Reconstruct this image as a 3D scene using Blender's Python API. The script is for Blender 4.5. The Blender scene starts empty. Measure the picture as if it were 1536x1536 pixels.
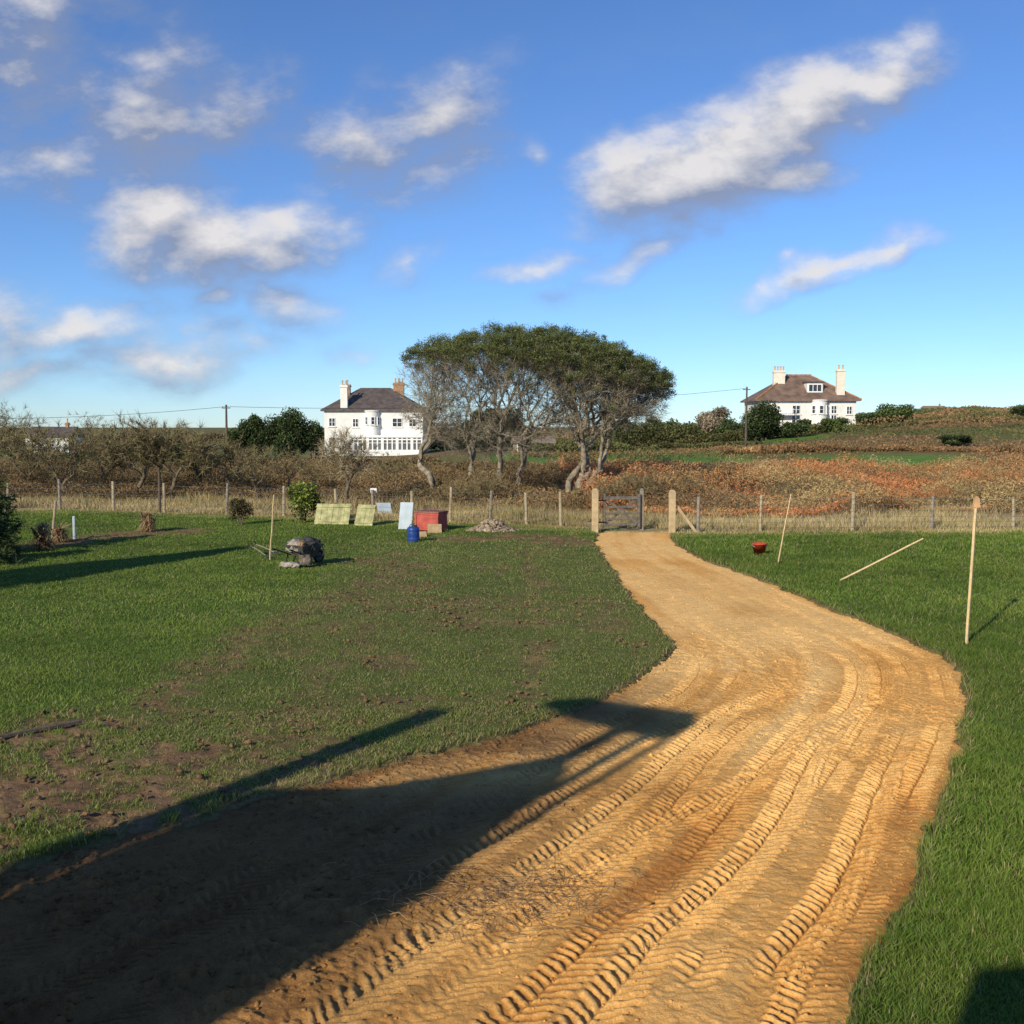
import bpy, math, random
import numpy as np
from mathutils import Vector, Matrix
rng=np.random.default_rng(7); random.seed(7)
F=1575.0; PITCH=math.atan(128/F); CP,SP=math.cos(PITCH),math.sin(PITCH); H=3.2
scene=bpy.context.scene; COL=scene.collection
# ------------------------------------------------------------------ survey helpers
def ray(u,v):
    xc=(u-768)/F; yc=(768-v)/F
    return (xc, CP+yc*SP, -SP+yc*CP)
def site(u,v,z=0.0):
    d=ray(u,v); t=(z-H)/d[2]; return (d[0]*t,d[1]*t)
def xat(u,d,v=700):
    r=ray(u,v); return r[0]/r[1]*d
def zat(v,d):
    r=ray(768,v); return H+r[2]/r[1]*d
def sstep(a,b,x):
    t=np.clip((x-a)/(b-a),0,1); return t*t*(3-2*t)
TAB=np.random.default_rng(3).random((256,256))
def vnoise(x,y,s=0):
    x=np.asarray(x,float)+s*17.3; y=np.asarray(y,float)+s*9.7
    xi=np.floor(x).astype(int); yi=np.floor(y).astype(int)
    fx=x-xi; fy=y-yi; fx=fx*fx*(3-2*fx); fy=fy*fy*(3-2*fy)
    a=TAB[xi&255,yi&255]; b=TAB[(xi+1)&255,yi&255]; c=TAB[xi&255,(yi+1)&255]; d=TAB[(xi+1)&255,(yi+1)&255]
    return (a*(1-fx)+b*fx)*(1-fy)+(c*(1-fx)+d*fx)*fy
def fbm(x,y,o=4,s=0):
    r=0;amp=1;tot=0
    for i in range(o):
        r=r+amp*(vnoise(x*2**i,y*2**i,s+i*3)); tot+=amp; amp*=.5
    return r/tot
def terrain(x,y):
    x=np.asarray(x,float); y=np.asarray(y,float)
    a=x/np.maximum(y,1.0)
    up=np.interp(y,[0,96,155,300,420],[0,0,4.2,7.6,9.0])*sstep(.08,.45,a)
    dn=-1.1*sstep(50,140,y)*(1-sstep(-.12,.0,a))
    und=.5*(fbm(x/25,y/25,3,5)-.5)*sstep(38,75,y)
    return up+dn+und
# ------------------------------------------------------------------ materials
def mat_new(name):
    m=bpy.data.materials.new(name); m.use_nodes=True
    nt=m.node_tree; b=nt.nodes['Principled BSDF']; return m,nt,b
def mat(name,col,rough=.7,var=.25,scale=6,bump=.2,bscale=30,metal=0,spec=.3,col2=None):
    m,nt,b=mat_new(name)
    tc=nt.nodes.new('ShaderNodeTexCoord')
    n=nt.nodes.new('ShaderNodeTexNoise'); n.inputs['Scale'].default_value=scale; n.inputs['Detail'].default_value=6
    nt.links.new(tc.outputs['Object'],n.inputs['Vector'])
    r=nt.nodes.new('ShaderNodeValToRGB')
    c2=col2 if col2 else tuple(max(0,c*(1-var)) for c in col)
    c1=tuple(min(1,c*(1+var*.6)) for c in col)
    r.color_ramp.elements[0].position=.35; r.color_ramp.elements[1].position=.65
    r.color_ramp.elements[0].color=(*c2,1); r.color_ramp.elements[1].color=(*c1,1)
    nt.links.new(n.outputs['Fac'],r.inputs['Fac']); nt.links.new(r.outputs['Color'],b.inputs['Base Color'])
    b.inputs['Roughness'].default_value=rough; b.inputs['Metallic'].default_value=metal
    b.inputs['Specular IOR Level'].default_value=spec
    if bump>0:
        n2=nt.nodes.new('ShaderNodeTexNoise'); n2.inputs['Scale'].default_value=bscale; n2.inputs['Detail'].default_value=5
        nt.links.new(tc.outputs['Object'],n2.inputs['Vector'])
        bp=nt.nodes.new('ShaderNodeBump'); bp.inputs['Strength'].default_value=bump; bp.inputs['Distance'].default_value=.02
        nt.links.new(n2.outputs['Fac'],bp.inputs['Height']); nt.links.new(bp.outputs['Normal'],b.inputs['Normal'])
    return m
def mat_attr(name,rough=.8,trans=0.25,noise=None,bump=None,spec=.2):
    m,nt,b=mat_new(name)
    at=nt.nodes.new('ShaderNodeAttribute'); at.attribute_name='col'
    src=at.outputs['Color']
    geo=nt.nodes.new('ShaderNodeNewGeometry')
    if noise:
        for (sc,lo,hi) in noise:
            n=nt.nodes.new('ShaderNodeTexNoise'); n.inputs['Scale'].default_value=sc; n.inputs['Detail'].default_value=5
            nt.links.new(geo.outputs['Position'],n.inputs['Vector'])
            mr=nt.nodes.new('ShaderNodeMapRange'); mr.inputs['From Min'].default_value=.3; mr.inputs['From Max'].default_value=.7
            mr.inputs['To Min'].default_value=lo; mr.inputs['To Max'].default_value=hi
            nt.links.new(n.outputs['Fac'],mr.inputs['Value'])
            mx=nt.nodes.new('ShaderNodeVectorMath'); mx.operation='SCALE'
            nt.links.new(src,mx.inputs[0]); nt.links.new(mr.outputs['Result'],mx.inputs['Scale']); src=mx.outputs['Vector']
    nt.links.new(src,b.inputs['Base Color']); b.inputs['Roughness'].default_value=rough
    b.inputs['Specular IOR Level'].default_value=spec
    if bump:
        prev=None
        for (sc,dist) in bump:
            n=nt.nodes.new('ShaderNodeTexNoise'); n.inputs['Scale'].default_value=sc; n.inputs['Detail'].default_value=6; n.inputs['Roughness'].default_value=.65
            nt.links.new(geo.outputs['Position'],n.inputs['Vector'])
            bp=nt.nodes.new('ShaderNodeBump'); bp.inputs['Strength'].default_value=1; bp.inputs['Distance'].default_value=dist
            nt.links.new(n.outputs['Fac'],bp.inputs['Height'])
            if prev: nt.links.new(prev,bp.inputs['Normal'])
            prev=bp.outputs['Normal']
        nt.links.new(prev,b.inputs['Normal'])
    if trans>0:
        tr=nt.nodes.new('ShaderNodeBsdfTranslucent'); nt.links.new(src,tr.inputs['Color'])
        ms=nt.nodes.new('ShaderNodeMixShader'); ms.inputs[0].default_value=trans
        out=nt.nodes['Material Output']
        nt.links.new(b.outputs[0],ms.inputs[1]); nt.links.new(tr.outputs[0],ms.inputs[2]); nt.links.new(ms.outputs[0],out.inputs['Surface'])
    return m
M_GROUND=mat_attr('ground_soil_turf',.95,0,[(1.2,.8,1.2),(18,.75,1.25)],[(9,.03),(60,.012)],.1)
M_DIRT=mat_attr('track_dirt',.95,0,[(.8,.92,1.07),(7,.88,1.10),(70,.82,1.16)],[(30,.013),(130,.007)],.05)
M_LEAF=mat_attr('leaf_mass',.75,.25); M_GRASS=mat_attr('grass_blade',.6,.35,None,None,.25); M_DRY=mat_attr('dry_plant',.85,.2)
M_BARK=mat('bark',(.27,.23,.165),.9,.45,5,.6,25); M_BARKD=mat('bark_dark',(.15,.12,.08),.9,.35,5,.5,25)
M_TWIG=mat_attr('twig',.9,0)
M_WHITE=mat('white_render',(.74,.73,.68),.8,.08,1.2,.15,12); M_FRAME=mat('white_paint',(.8,.8,.78),.5,.03,3,0)
M_GLASS=mat('window_glass',(.03,.035,.045),.12,.3,1,0,spec=.6); M_GLASSV=mat('veranda_glass',(.13,.14,.15),.15,.4,.6,0,spec=.6)
M_SLATE=mat('slate_roof',(.11,.09,.08),.7,.3,1.5,.5,6); M_SLATEB=mat('lichened_slate_roof',(.20,.135,.10),.75,.35,.8,.5,6); M_RIDGE=mat('lichen_tile',(.38,.19,.08),.8,.3,2,.3,8)
M_BRICK=mat('brick',(.36,.21,.12),.85,.3,4,.3,14); M_POT=mat('clay_pot',(.55,.40,.24),.8,.2,4,0); M_CREAM=mat('cream_render',(.74,.69,.57),.85,.10,2,.2,10)
M_POST=mat('timber_post',(.38,.31,.20),.85,.25,7,.4,30); M_GREY=mat('weathered_timber',(.26,.225,.18),.9,.3,9,.4,40); M_GATE=mat('dark_weathered_gate',(.15,.135,.115),.9,.35,9,.4,40)
M_FRESH=mat('gate_timber',(.46,.35,.20),.8,.2,7,.3,30); M_OLD=mat('old_grey_wood',(.13,.10,.08),.9,.3,9,.4,40)
M_LATH=mat('pale_lath',(.60,.45,.24),.75,.15,12,.2,40); M_WIRE=mat('galvanised_wire',(.25,.25,.24),.5,.1,5,0,metal=.6)
M_RED=mat('red_plastic',(.55,.07,.035),.5,.2,5,.1,20); M_REDP=mat('red_board',(.46,.095,.07),.75,.3,4,.3,20); M_REDD=mat('red_lid',(.26,.11,.09),.8,.3,4,.3,20)
M_BLUE=mat('blue_plastic',(.02,.06,.24),.4,.2,5,.05,20); M_BLACK=mat('black_rubber',(.02,.02,.02),.7,.2,8,.2,40); M_BAG=mat('grey_black_canvas',(.06,.06,.062),.85,.5,6,.6,20)
M_TRAY=mat('dusty_steel',(.10,.095,.09),.6,.4,9,.2,30,metal=.3); M_SACK=mat('muddy_sack',(.17,.14,.11),.95,.6,8,.9,12); M_CLOTH=mat('pale_dusty_cloth',(.30,.27,.23),.95,.5,7,.9,10); M_TANC=mat('tan_canvas',(.36,.20,.10),.9,.4,7,.6,12)
M_PALE=mat('pale_board',(.42,.50,.54),.6,.12,4,.1,20); M_MOSS=mat('mossy_board',(.40,.39,.19),.9,.35,5,.4,25)
M_PLY=mat('plywood',(.42,.30,.16),.85,.2,6,.2,30)
M_POLE=mat('pole_timber',(.11,.085,.065),.9,.3,4,.3,20); M_SLATE2=mat('brown_roof_sheet',(.30,.23,.17),.8,.2,2,.2,6)
# ------------------------------------------------------------------ mesh helpers
def mesh_np(name,V,Fc,m,col=None,smooth=False,link=True):
    V=np.ascontiguousarray(V,np.float32); Fc=np.ascontiguousarray(Fc,np.int32)
    me=bpy.data.meshes.new(name); nf,k=Fc.shape
    me.vertices.add(len(V)); me.vertices.foreach_set('co',V.ravel())
    me.loops.add(nf*k); me.loops.foreach_set('vertex_index',Fc.ravel())
    me.polygons.add(nf); me.polygons.foreach_set('loop_start',np.arange(0,nf*k,k,dtype=np.int32))
    try: me.polygons.foreach_set('loop_total',np.full(nf,k,np.int32))
    except Exception: pass
    if smooth: me.polygons.foreach_set('use_smooth',np.ones(nf,bool))
    me.update(calc_edges=True)
    if col is not None:
        a=me.attributes.new('col','FLOAT_COLOR','POINT')
        c=np.ones((len(V),4),np.float32); c[:,:3]=np.clip(col,0,1); a.data.foreach_set('color',c.ravel())
    me.materials.append(m)
    o=bpy.data.objects.new(name,me); COL.objects.link(o); return o
def root(name,loc,label,cat,rz=0,group=None,kind=None):
    o=bpy.data.objects.new(name,None); o.location=loc; o.rotation_euler=(0,0,rz); o.empty_display_size=.3
    COL.objects.link(o); tag(o,label,cat,group,kind); return o
def tag(o,label,cat,group=None,kind=None):
    o['label']=label; o['category']=cat
    if group:o['group']=group
    if kind:o['kind']=kind
    return o
class MB:
    def __init__(s): s.v=[]; s.f=[]
    def add(s,V,Fs):
        n=len(s.v); s.v+= [tuple(map(float,p)) for p in V]; s.f+=[tuple(i+n for i in f) for f in Fs]; return s
    def box(s,c,size,R=None,top=(1,1)):
        x,y,z=[a/2 for a in size]; V=[]
        for sz in(-1,1):
            for sx,sy in((-1,-1),(1,-1),(1,1),(-1,1)):
                k=top if sz>0 else (1,1)
                p=Vector((sx*x*k[0],sy*y*k[1],sz*z))
                if R: p=R@p
                V.append(p+Vector(c))
        return s.add(V,[(3,2,1,0),(4,5,6,7),(0,1,5,4),(1,2,6,5),(2,3,7,6),(3,0,4,7)])
    def beam(s,p,q,w,h,jit=0):
        p=Vector(p);q=Vector(q); d=(q-p); L=d.length; d.normalize()
        up=Vector((0,0,1)) if abs(d.z)<.9 else Vector((0,1,0))
        x=d.cross(up).normalized(); z=x.cross(d).normalized()
        R=Matrix((x,d,z)).transposed()
        return s.box((p+q)/2,(w,L,h),R)
    def tube(s,pts,rad,n=8,cap=True):
        pts=[Vector(p) for p in pts]; V=[];Fs=[]
        if not hasattr(rad,'__len__'): rad=[rad]*len(pts)
        for i,p in enumerate(pts):
            t=(pts[min(i+1,len(pts)-1)]-pts[max(i-1,0)]).normalized()
            up=Vector((0,0,1)) if abs(t.z)<.9 else Vector((0,1,0))
            a=t.cross(up).normalized(); b=a.cross(t)
            for k in range(n):
                th=2*math.pi*k/n; V.append(p+(a*math.cos(th)+b*math.sin(th))*rad[i])
        for i in range(len(pts)-1):
            for k in range(n):
                k2=(k+1)%n; Fs.append((i*n+k,i*n+k2,(i+1)*n+k2,(i+1)*n+k))
        if cap: Fs.append(tuple(range(n))); Fs.append(tuple(reversed(range((len(pts)-1)*n,len(pts)*n))))
        return s.add(V,Fs)
    def lathe(s,prof,n=20,c=(0,0,0),R=None):
        V=[];Fs=[]
        for r,z in prof:
            for k in range(n):
                th=2*math.pi*k/n; p=Vector((r*math.cos(th),r*math.sin(th),z))
                if R:p=R@p
                V.append(p+Vector(c))
        for i in range(len(prof)-1):
            for k in range(n):
                k2=(k+1)%n; Fs.append((i*n+k,i*n+k2,(i+1)*n+k2,(i+1)*n+k))
        return s.add(V,Fs)
    def obj(s,name,m,parent=None,bevel=0,smooth=False,loc=None,jit=0):
        me=bpy.data.meshes.new(name)
        v=s.v
        if jit: v=[tuple(c+random.uniform(-jit,jit) for c in p) for p in v]
        me.from_pydata(v,[],s.f); me.materials.append(m); me.update()
        if smooth: me.polygons.foreach_set('use_smooth',[True]*len(me.polygons))
        o=bpy.data.objects.new(name,me); COL.objects.link(o)
        if parent: o.parent=parent
        if loc: o.location=loc
        if bevel:
            b=o.modifiers.new('bevel','BEVEL'); b.width=bevel; b.segments=2; b.limit_method='ANGLE'
        return o
# ------------------------------------------------------------------ track ribbon
pairs_px=[((900,797),(1002,797)),((895,812),(1012,814)),((905,832),(1050,835)),((928,864),(1112,858)),((958,902),(1200,893)),((988,938),(1290,930)),
 ((1014,964),(1360,958)),((995,992),(1420,988)),((930,1035),(1446,1040)),((850,1066),(1438,1110)),((760,1098),(1420,1180)),
 ((600,1140),(1404,1240)),((430,1185),(1378,1310)),((270,1232),(1335,1385)),((130,1262),(1290,1450)),((0,1305),(1255,1536))]
Lp=[site(*a) for a,b in pairs_px]+[(-4.9,6.2),(-6.3,4.6),(-7.6,3.0)]
Rp=[site(*b) for a,b in pairs_px]+[(.95,4.0),(.25,2.8),(-.6,1.4)]
def catmull(P,per=60):
    P=np.array(P); Q=np.vstack([2*P[0]-P[1],P,2*P[-1]-P[-2]]); out=[]
    for i in range(len(P)-1):
        p0,p1,p2,p3=Q[i:i+4]; t=np.linspace(0,1,per,endpoint=False)[:,None]
        out.append(.5*((2*p1)+(-p0+p2)*t+(2*p0-5*p1+4*p2-p3)*t**2+(-p0+3*p1-3*p2+p3)*t**3))
    out.append(P[-1:]); return np.vstack(out)
LC=catmull(Lp);RC=catmull(Rp); MC=(LC+RC)/2
S=np.concatenate([[0],np.cumsum(np.linalg.norm(np.diff(MC,axis=0),axis=1))])
poly=np.vstack([LC[::12],RC[::-12]])
GX0,GX1,GY0,GY1,GS=-12,12,-1,36,.06
gx=np.arange(GX0,GX1,GS);gy=np.arange(GY0,GY1,GS)
XX,YY=np.meshgrid(gx,gy)
def sdf_poly(px,py,poly):
    d=np.full(px.shape,1e9); ins=np.zeros(px.shape,bool); n=len(poly)
    for i in range(n):
        a=poly[i];b=poly[(i+1)%n]; e=b-a; L=e@e+1e-12
        t=np.clip(((px-a[0])*e[0]+(py-a[1])*e[1])/L,0,1)
        d=np.minimum(d,(px-a[0]-e[0]*t)**2+(py-a[1]-e[1]*t)**2)
        c=((a[1]>py)!=(b[1]>py))&(px<(b[0]-a[0])*(py-a[1])/(b[1]-a[1]+1e-12)+a[0]); ins^=c
    d=np.sqrt(d); return np.where(ins,-d,d)
SD=sdf_poly(XX,YY,poly)
def sdf(x,y):
    fx=np.clip((x-GX0)/GS,0,len(gx)-1.001);fy=np.clip((y-GY0)/GS,0,len(gy)-1.001)
    i=fx.astype(int);j=fy.astype(int);a=fx-i;b=fy-j
    r=(SD[j,i]*(1-a)+SD[j,i+1]*a)*(1-b)+(SD[j+1,i]*(1-a)+SD[j+1,i+1]*a)*b
    out=(x<GX0)|(x>GX1)|(y<GY0)|(y>GY1)
    r=r+ (fbm(x*2.2,y*2.2,3,8)-.5)*.26+(vnoise(x*11,y*11,4)-.5)*.07
    return np.where(out,9.,r)
def polydist(x,y,pts):
    d=np.full(np.shape(x),1e9)
    for a,b in zip(pts[:-1],pts[1:]):
        a=np.array(a);b=np.array(b);e=b-a;L=e@e+1e-9
        t=np.clip(((x-a[0])*e[0]+(y-a[1])*e[1])/L,0,1)
        d=np.minimum(d,np.hypot(x-a[0]-e[0]*t,y-a[1]-e[1]*t))
    return d
SOILS=[([(620,845),(520,890),(400,945),(300,1010),(200,1080),(110,1150)],.40,.55),
 ([(0,1190),(70,1165),(140,1150),(210,1180)],1.1,.95),([(-200,1150),(0,1120),(130,1090)],.60,.85),([(0,1240),(120,1205)],.5,.8),
 ([(790,830),(800,880),(812,940),(800,1000),(770,1080)],.20,.5),([(700,808),(790,806),(890,812)],.8,1.3),
 ([(560,870),(560,950),(440,1060),(330,1120)],.35,.5),([(640,900),(800,905),(900,920)],.35,.4),
 ([(60,818),(130,808),(200,800),(280,795)],.7,1.2),([(650,930),(800,935)],.35,.45),([(350,960),(600,915),(820,925)],.3,.45),([(200,1080),(500,1060),(780,1040)],.35,.45),([(180,1140),(420,1100)],.5,.6)]
SOILW=[([site(*p) for p in pts],r,s) for pts,r,s in SOILS]
def soil(x,y):
    m=np.zeros(np.shape(x)); n=fbm(x*1.6,y*1.6,4,11)
    for pts,r,s in SOILW:
        d=polydist(x,y,pts); m=np.maximum(m,s*(1-sstep(r*.1,r*1.9,d+(n-.5)*r*2.6)))
    worn=sstep(-5.0,-2.8,x+(n-.5)*3)*(1-sstep(2,4.5,x))*(y>9)*(1-sstep(27,31,y))
    m=np.maximum(m,worn*(.12+.40*sstep(.5,.72,fbm(x*.9,y*.5,4,2))))
    st=fbm((x*.8-y*.6)*1.6,(x*.6+y*.8)*5.5,4,66)
    m=m*(.35+1.2*sstep(.32,.68,st*.45+fbm(x*7,y*7,4,6)*.55))
    sd=sdf(x,y); m=np.maximum(m,.7*(1-sstep(0,.16,sd)))
    return np.clip(m,0,1), worn
FXS=[-60,-15.3,.48,4.8,7.6,60];FYS=[49,40,34.3,31.7,32,35]
def fy(x): return np.interp(x,FXS,FYS)
# ------------------------------------------------------------------ ground
def graded(lo,hi,step,far0,far1,g=1.07,mx=1e9):
    c=list(np.arange(lo,hi+1e-6,step)); s=step; x=hi; R=[]
    while x<far1: s=min(s*g,mx*max(1,abs(x)/100)); x+=s; R.append(x)
    s=step;x=lo;Lft=[]
    while x>far0: s*=g; x-=s; Lft.append(x)
    return np.array(Lft[::-1]+c+R)
xs=graded(-8,8.5,.055,-3500,3500,1.06); ys=graded(2,32.5,.055,-60,5000,1.045)
X,Y=np.meshgrid(xs,ys)
sd=sdf(X,Y)
Z=terrain(X,Y)+ (fbm(X*.9,Y*.9,3,1)-.5)*.05*sstep(0,.6,sd)+(fbm(X*7,Y*7,2,4)-.5)*.02
Z=Z-.26*(1-sstep(-.16,.05,sd))
so,worn=soil(X,Y); Z=Z-.02*so*(sd>0)+ so*(fbm(X*9,Y*9,2,3)-.5)*.08
g1=fbm(X*.5,Y*.5,4,3)[...,None]
GREEN=np.array([.085,.125,.024])*(1-g1)+np.array([.11,.145,.032])*g1
SOILC=np.array([.21,.13,.07])
C=GREEN*(1-so[...,None])+SOILC*so[...,None]
FY=fy(X); e=(Y-FY)
tan=np.array([.38,.29,.14])*(.7+.6*fbm(X*.4,Y*.4,3,9)[...,None])
C=np.where((e>-1.2+1.2*(vnoise(X*.6,Y*.6,2)-.5))[...,None],tan,C)
br=np.array([.22,.135,.06])*(.7+.6*fbm(X*.2,Y*.2,3,9)[...,None]); k=sstep(4,8,e)[...,None]; C=C*(1-k)+br*k
A=X/np.maximum(Y,1); far=sstep(66,82,Y)[...,None]; fn=fbm(X/30,Y/22,4,13)[...,None]
farc=np.array([.19,.13,.06])*(1-sstep(.42,.55,fn))+np.array([.14,.155,.05])*sstep(.42,.55,fn); C=C*(1-far)+farc*far
gf=((A>-.02)&(A<.23)&(Y>80)&(Y<125))|((A>.27)&(A<.45)&(Y>78)&(Y<103))|((A<-.38)&(Y>78)&(Y<110))|((A<-.3)&(Y>150)&(Y<260))|((A>.05)&(A<.3)&(Y>135)&(Y<150))
C=np.where(gf[...,None],np.array([.12,.215,.038])*(.8+.4*fn),C)
ny,nx=X.shape; idx=np.arange(ny*nx).reshape(ny,nx)
Fc=np.stack([idx[:-1,:-1],idx[:-1,1:],idx[1:,1:],idx[1:,:-1]],-1).reshape(-1,4)
g=mesh_np('ground',np.stack([X,Y,Z],-1).reshape(-1,3),Fc,M_GROUND,C.reshape(-1,3),True)
tag(g,'green lawn running out to tan grass and bracken fields','ground',kind='structure')
# ------------------------------------------------------------------ dirt track surface
rows=[0.0]
while rows[-1]<S[-1]:
    yy=np.interp(rows[-1],S,MC[:,1]); rows.append(rows[-1]+(.0090 if yy<9 else .012 if yy<13 else .022 if yy<20 else .05))
rows=np.array(rows[:-1]); NW=520; W_=np.linspace(-.07,1.07,NW)
def rs(Cv): return np.stack([np.interp(rows,S,Cv[:,0]),np.interp(rows,S,Cv[:,1])],-1)
Lr,Rr=rs(LC),rs(RC); wid=np.linalg.norm(Lr-Rr,axis=1)
TX=Lr[:,None,0]*(1-W_)+Rr[:,None,0]*W_; TY=Lr[:,None,1]*(1-W_)+Rr[:,None,1]*W_
q=(1-W_)[None,:]*wid[:,None]; s_=rows[:,None]*np.ones_like(q)
wx=(fbm(TX*1.3,TY*1.3,3,21)-.5); wx2=fbm(TX*5,TY*5,3,22)-.5
smooth_far=1-.72*sstep(12,18,TY); cleft=sstep(2.0,3.4,q)
crumb=fbm(TX*17,TY*17,4,33)
Zt=-.045+(fbm(TX*.6,TY*.6,3,31)-.5)*.03+((fbm(TX*6,TY*6,4,32)-.5)*.018+(crumb-.5)*.022)*(smooth_far*.9+.1)
rough=(sstep(.52,.70,fbm(TX*.8,TY*.8,3,41))*.5+cleft*sstep(10,7,TY)*sstep(.30,.55,fbm(TX*1.5,TY*1.5,3,43)))*smooth_far; rough=rough.clip(0,1)
Zt=Zt+rough*((fbm(TX*7,TY*7,4,42)-.45)*.080+(sstep(.55,.72,fbm(TX*13,TY*13,3,44)))*.026)
wet=np.zeros_like(q); lugm=np.zeros_like(q)
tyres=[(.20,.34,.085,.022,.2,1.2,1.0),(.55,.36,.095,.026,.9,2.4,1.0),(.92,.34,.085,.020,.5,1.6,.9),(1.27,.36,.095,.022,3.1,2.4,1.0),(1.66,.34,.088,.020,1.1,1.6,.8),
       (2.05,.34,.09,.019,2.6,2.4,.7),(2.55,.36,.10,.024,5.3,2.4,.85),(2.98,.34,.098,.022,3.9,2.6,.9),(3.5,.36,.10,.022,1.7,2.6,.65),(4.1,.34,.10,.020,4.4,2.6,.5),(4.8,.34,.10,.018,2.9,2.2,.4),
       (1.05,.38,.10,.022,7.7,2.2,.7),(2.35,.36,.095,.018,8.8,2.2,.6)]
for qc,w,sp,dep,ph,sl_,stg in tyres:
    skew=.0 if ph<7 else (.22*(s_-rows[-1]*.62))
    c=qc*np.minimum(1,wid[:,None]/4.3+.18)+.08*np.sin(s_*.30+ph*3)+.025*np.sin(s_*1.1+ph)+skew
    dq=q-c+wx2*.035; m=1-sstep(w*.42,w*.54,np.abs(dq))
    side=(dq>0)
    patch=sstep(.34,.54,fbm(TX*.55,TY*.55,4,int(50+ph*10)))
    fade=stg*(patch*.88+.12)*smooth_far*(1-.85*rough)*(.65+.5*fbm(TX*3.5,TY*3.5,3,int(20+ph)))
    phase=s_/sp+np.abs(dq)*sl_/sp*.38+side*.5+wx*.7+wx2*.7
    fr=phase-np.floor(phase); lug=sstep(.0,.13,fr)*(1-sstep(.42,.58,fr))*sstep(.0,.02,np.abs(dq))
    lug=lug*(.40+1.1*fbm(TX*11,TY*11,3,9))
    Zt=Zt*(1-m*fade*.25)+m*fade*(-.020+dep*1.25*lug)
    wet=np.maximum(wet,m*fade*.5); lugm=np.maximum(lugm,m*fade*lug)
streak=fbm(q*3.2,s_*.16,4,77)
lip=sstep(.0,.35,q)*sstep(0,.35,(W_[None,:])*wid[:,None])
big=fbm(TX*.35,TY*.5,3,61)
dry=np.array([.93,.565,.205]); mid=np.array([.79,.415,.12]); damp=np.array([.52,.225,.058]); dark=np.array([.12,.062,.031])
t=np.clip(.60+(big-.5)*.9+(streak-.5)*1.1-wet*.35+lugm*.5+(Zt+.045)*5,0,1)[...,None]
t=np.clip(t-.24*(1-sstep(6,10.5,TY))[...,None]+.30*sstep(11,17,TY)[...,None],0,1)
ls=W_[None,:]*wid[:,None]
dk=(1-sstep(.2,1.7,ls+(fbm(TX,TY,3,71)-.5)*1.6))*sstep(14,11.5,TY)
dk=np.maximum(dk,(1-sstep(-.2,1.4,TX*.86-TY*.5+4.3+(fbm(TX,TY,3,72)-.5)*1.2))*sstep(10.5,8.5,TY))[...,None]  # shade painted in: soil darkened left of the building's shadow edge
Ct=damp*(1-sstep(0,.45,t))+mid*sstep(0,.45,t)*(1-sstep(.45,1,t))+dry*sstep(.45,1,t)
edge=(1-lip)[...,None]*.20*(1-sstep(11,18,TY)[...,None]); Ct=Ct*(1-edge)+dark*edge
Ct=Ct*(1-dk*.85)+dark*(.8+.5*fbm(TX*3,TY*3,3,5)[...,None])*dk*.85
ny,nx=TX.shape; idx=np.arange(ny*nx).reshape(ny,nx)
Fc=np.stack([idx[:-1,:-1],idx[1:,:-1],idx[1:,1:],idx[:-1,1:]],-1).reshape(-1,4)
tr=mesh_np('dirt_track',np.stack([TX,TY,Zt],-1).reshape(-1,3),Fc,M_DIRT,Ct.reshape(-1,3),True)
tag(tr,'freshly scraped orange dirt track marked by tyre treads','track',kind='structure')
def ico(sub=1):
    import bmesh
    bm=bmesh.new(); bmesh.ops.create_icosphere(bm,subdivisions=sub,radius=1); V=np.array([v.co[:] for v in bm.verts]); Fs=np.array([[v.index for v in f.verts] for f in bm.faces]); bm.free(); return V,Fs
IV,IF=ico(1)
def stones(name,P,sz,cols,m,flat=.7):
    n=len(P); k=len(IV)
    R=rng.normal(size=(n,3,3)); Q=np.linalg.qr(R)[0]
    V=IV[None]*(1+rng.uniform(-.3,.3,(n,k,1)))*rng.uniform(.6,1.3,(n,1,3)); V=np.einsum('nij,nkj->nki',Q,V)*sz[:,None,None]; V[:,:,2]*=flat; V+=P[:,None]
    Fs=(IF[None]+np.arange(n)[:,None,None]*k).reshape(-1,3); return mesh_np(name,V.reshape(-1,3),Fs,m,np.repeat(cols,k,0))
n=19000; ri=(rng.random(n)**.6*(len(rows)-1)).astype(int); wi=np.where(rng.random(n)<.40,rng.beta(.5,3,n),rng.random(n)); wi=(np.clip(wi*.88+.06,0,.999)*(NW-1)).astype(int)
fl=rng.random(n)<.12; wi[fl]=((NW-1)*(.93-.05*rng.random(fl.sum()))).astype(int)
sz=.0035+.015*rng.random(n)**4+ (rng.random(n)<.014)*.026*rng.random(n); sz=sz*(.7+.6*rough[ri,wi]); P=np.stack([TX[ri,wi],TY[ri,wi],Zt[ri,wi]+sz*.2],-1)
n2=6000; bx_=rng.uniform(-7,4,n2); by_=rng.uniform(7,28,n2); s2,_w=soil(bx_,by_); kp=(s2>.25)&(sdf(bx_,by_)>0); P2=np.stack([bx_,by_,np.full(n2,.012)],-1)[kp]; sz2=(.008+.030*rng.random(n2)**2.5)[kp]
o=stones('soil_clods',np.vstack([P,P2]),np.concatenate([sz,sz2]),np.vstack([Ct[ri,wi]*rng.uniform(.8,1.1,(n,1)),SOILC*rng.uniform(.6,1.2,(len(P2),1))]),M_DIRT); tag(o,'crumbled orange soil clods strewn over the dirt track','soil',kind='stuff')
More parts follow.
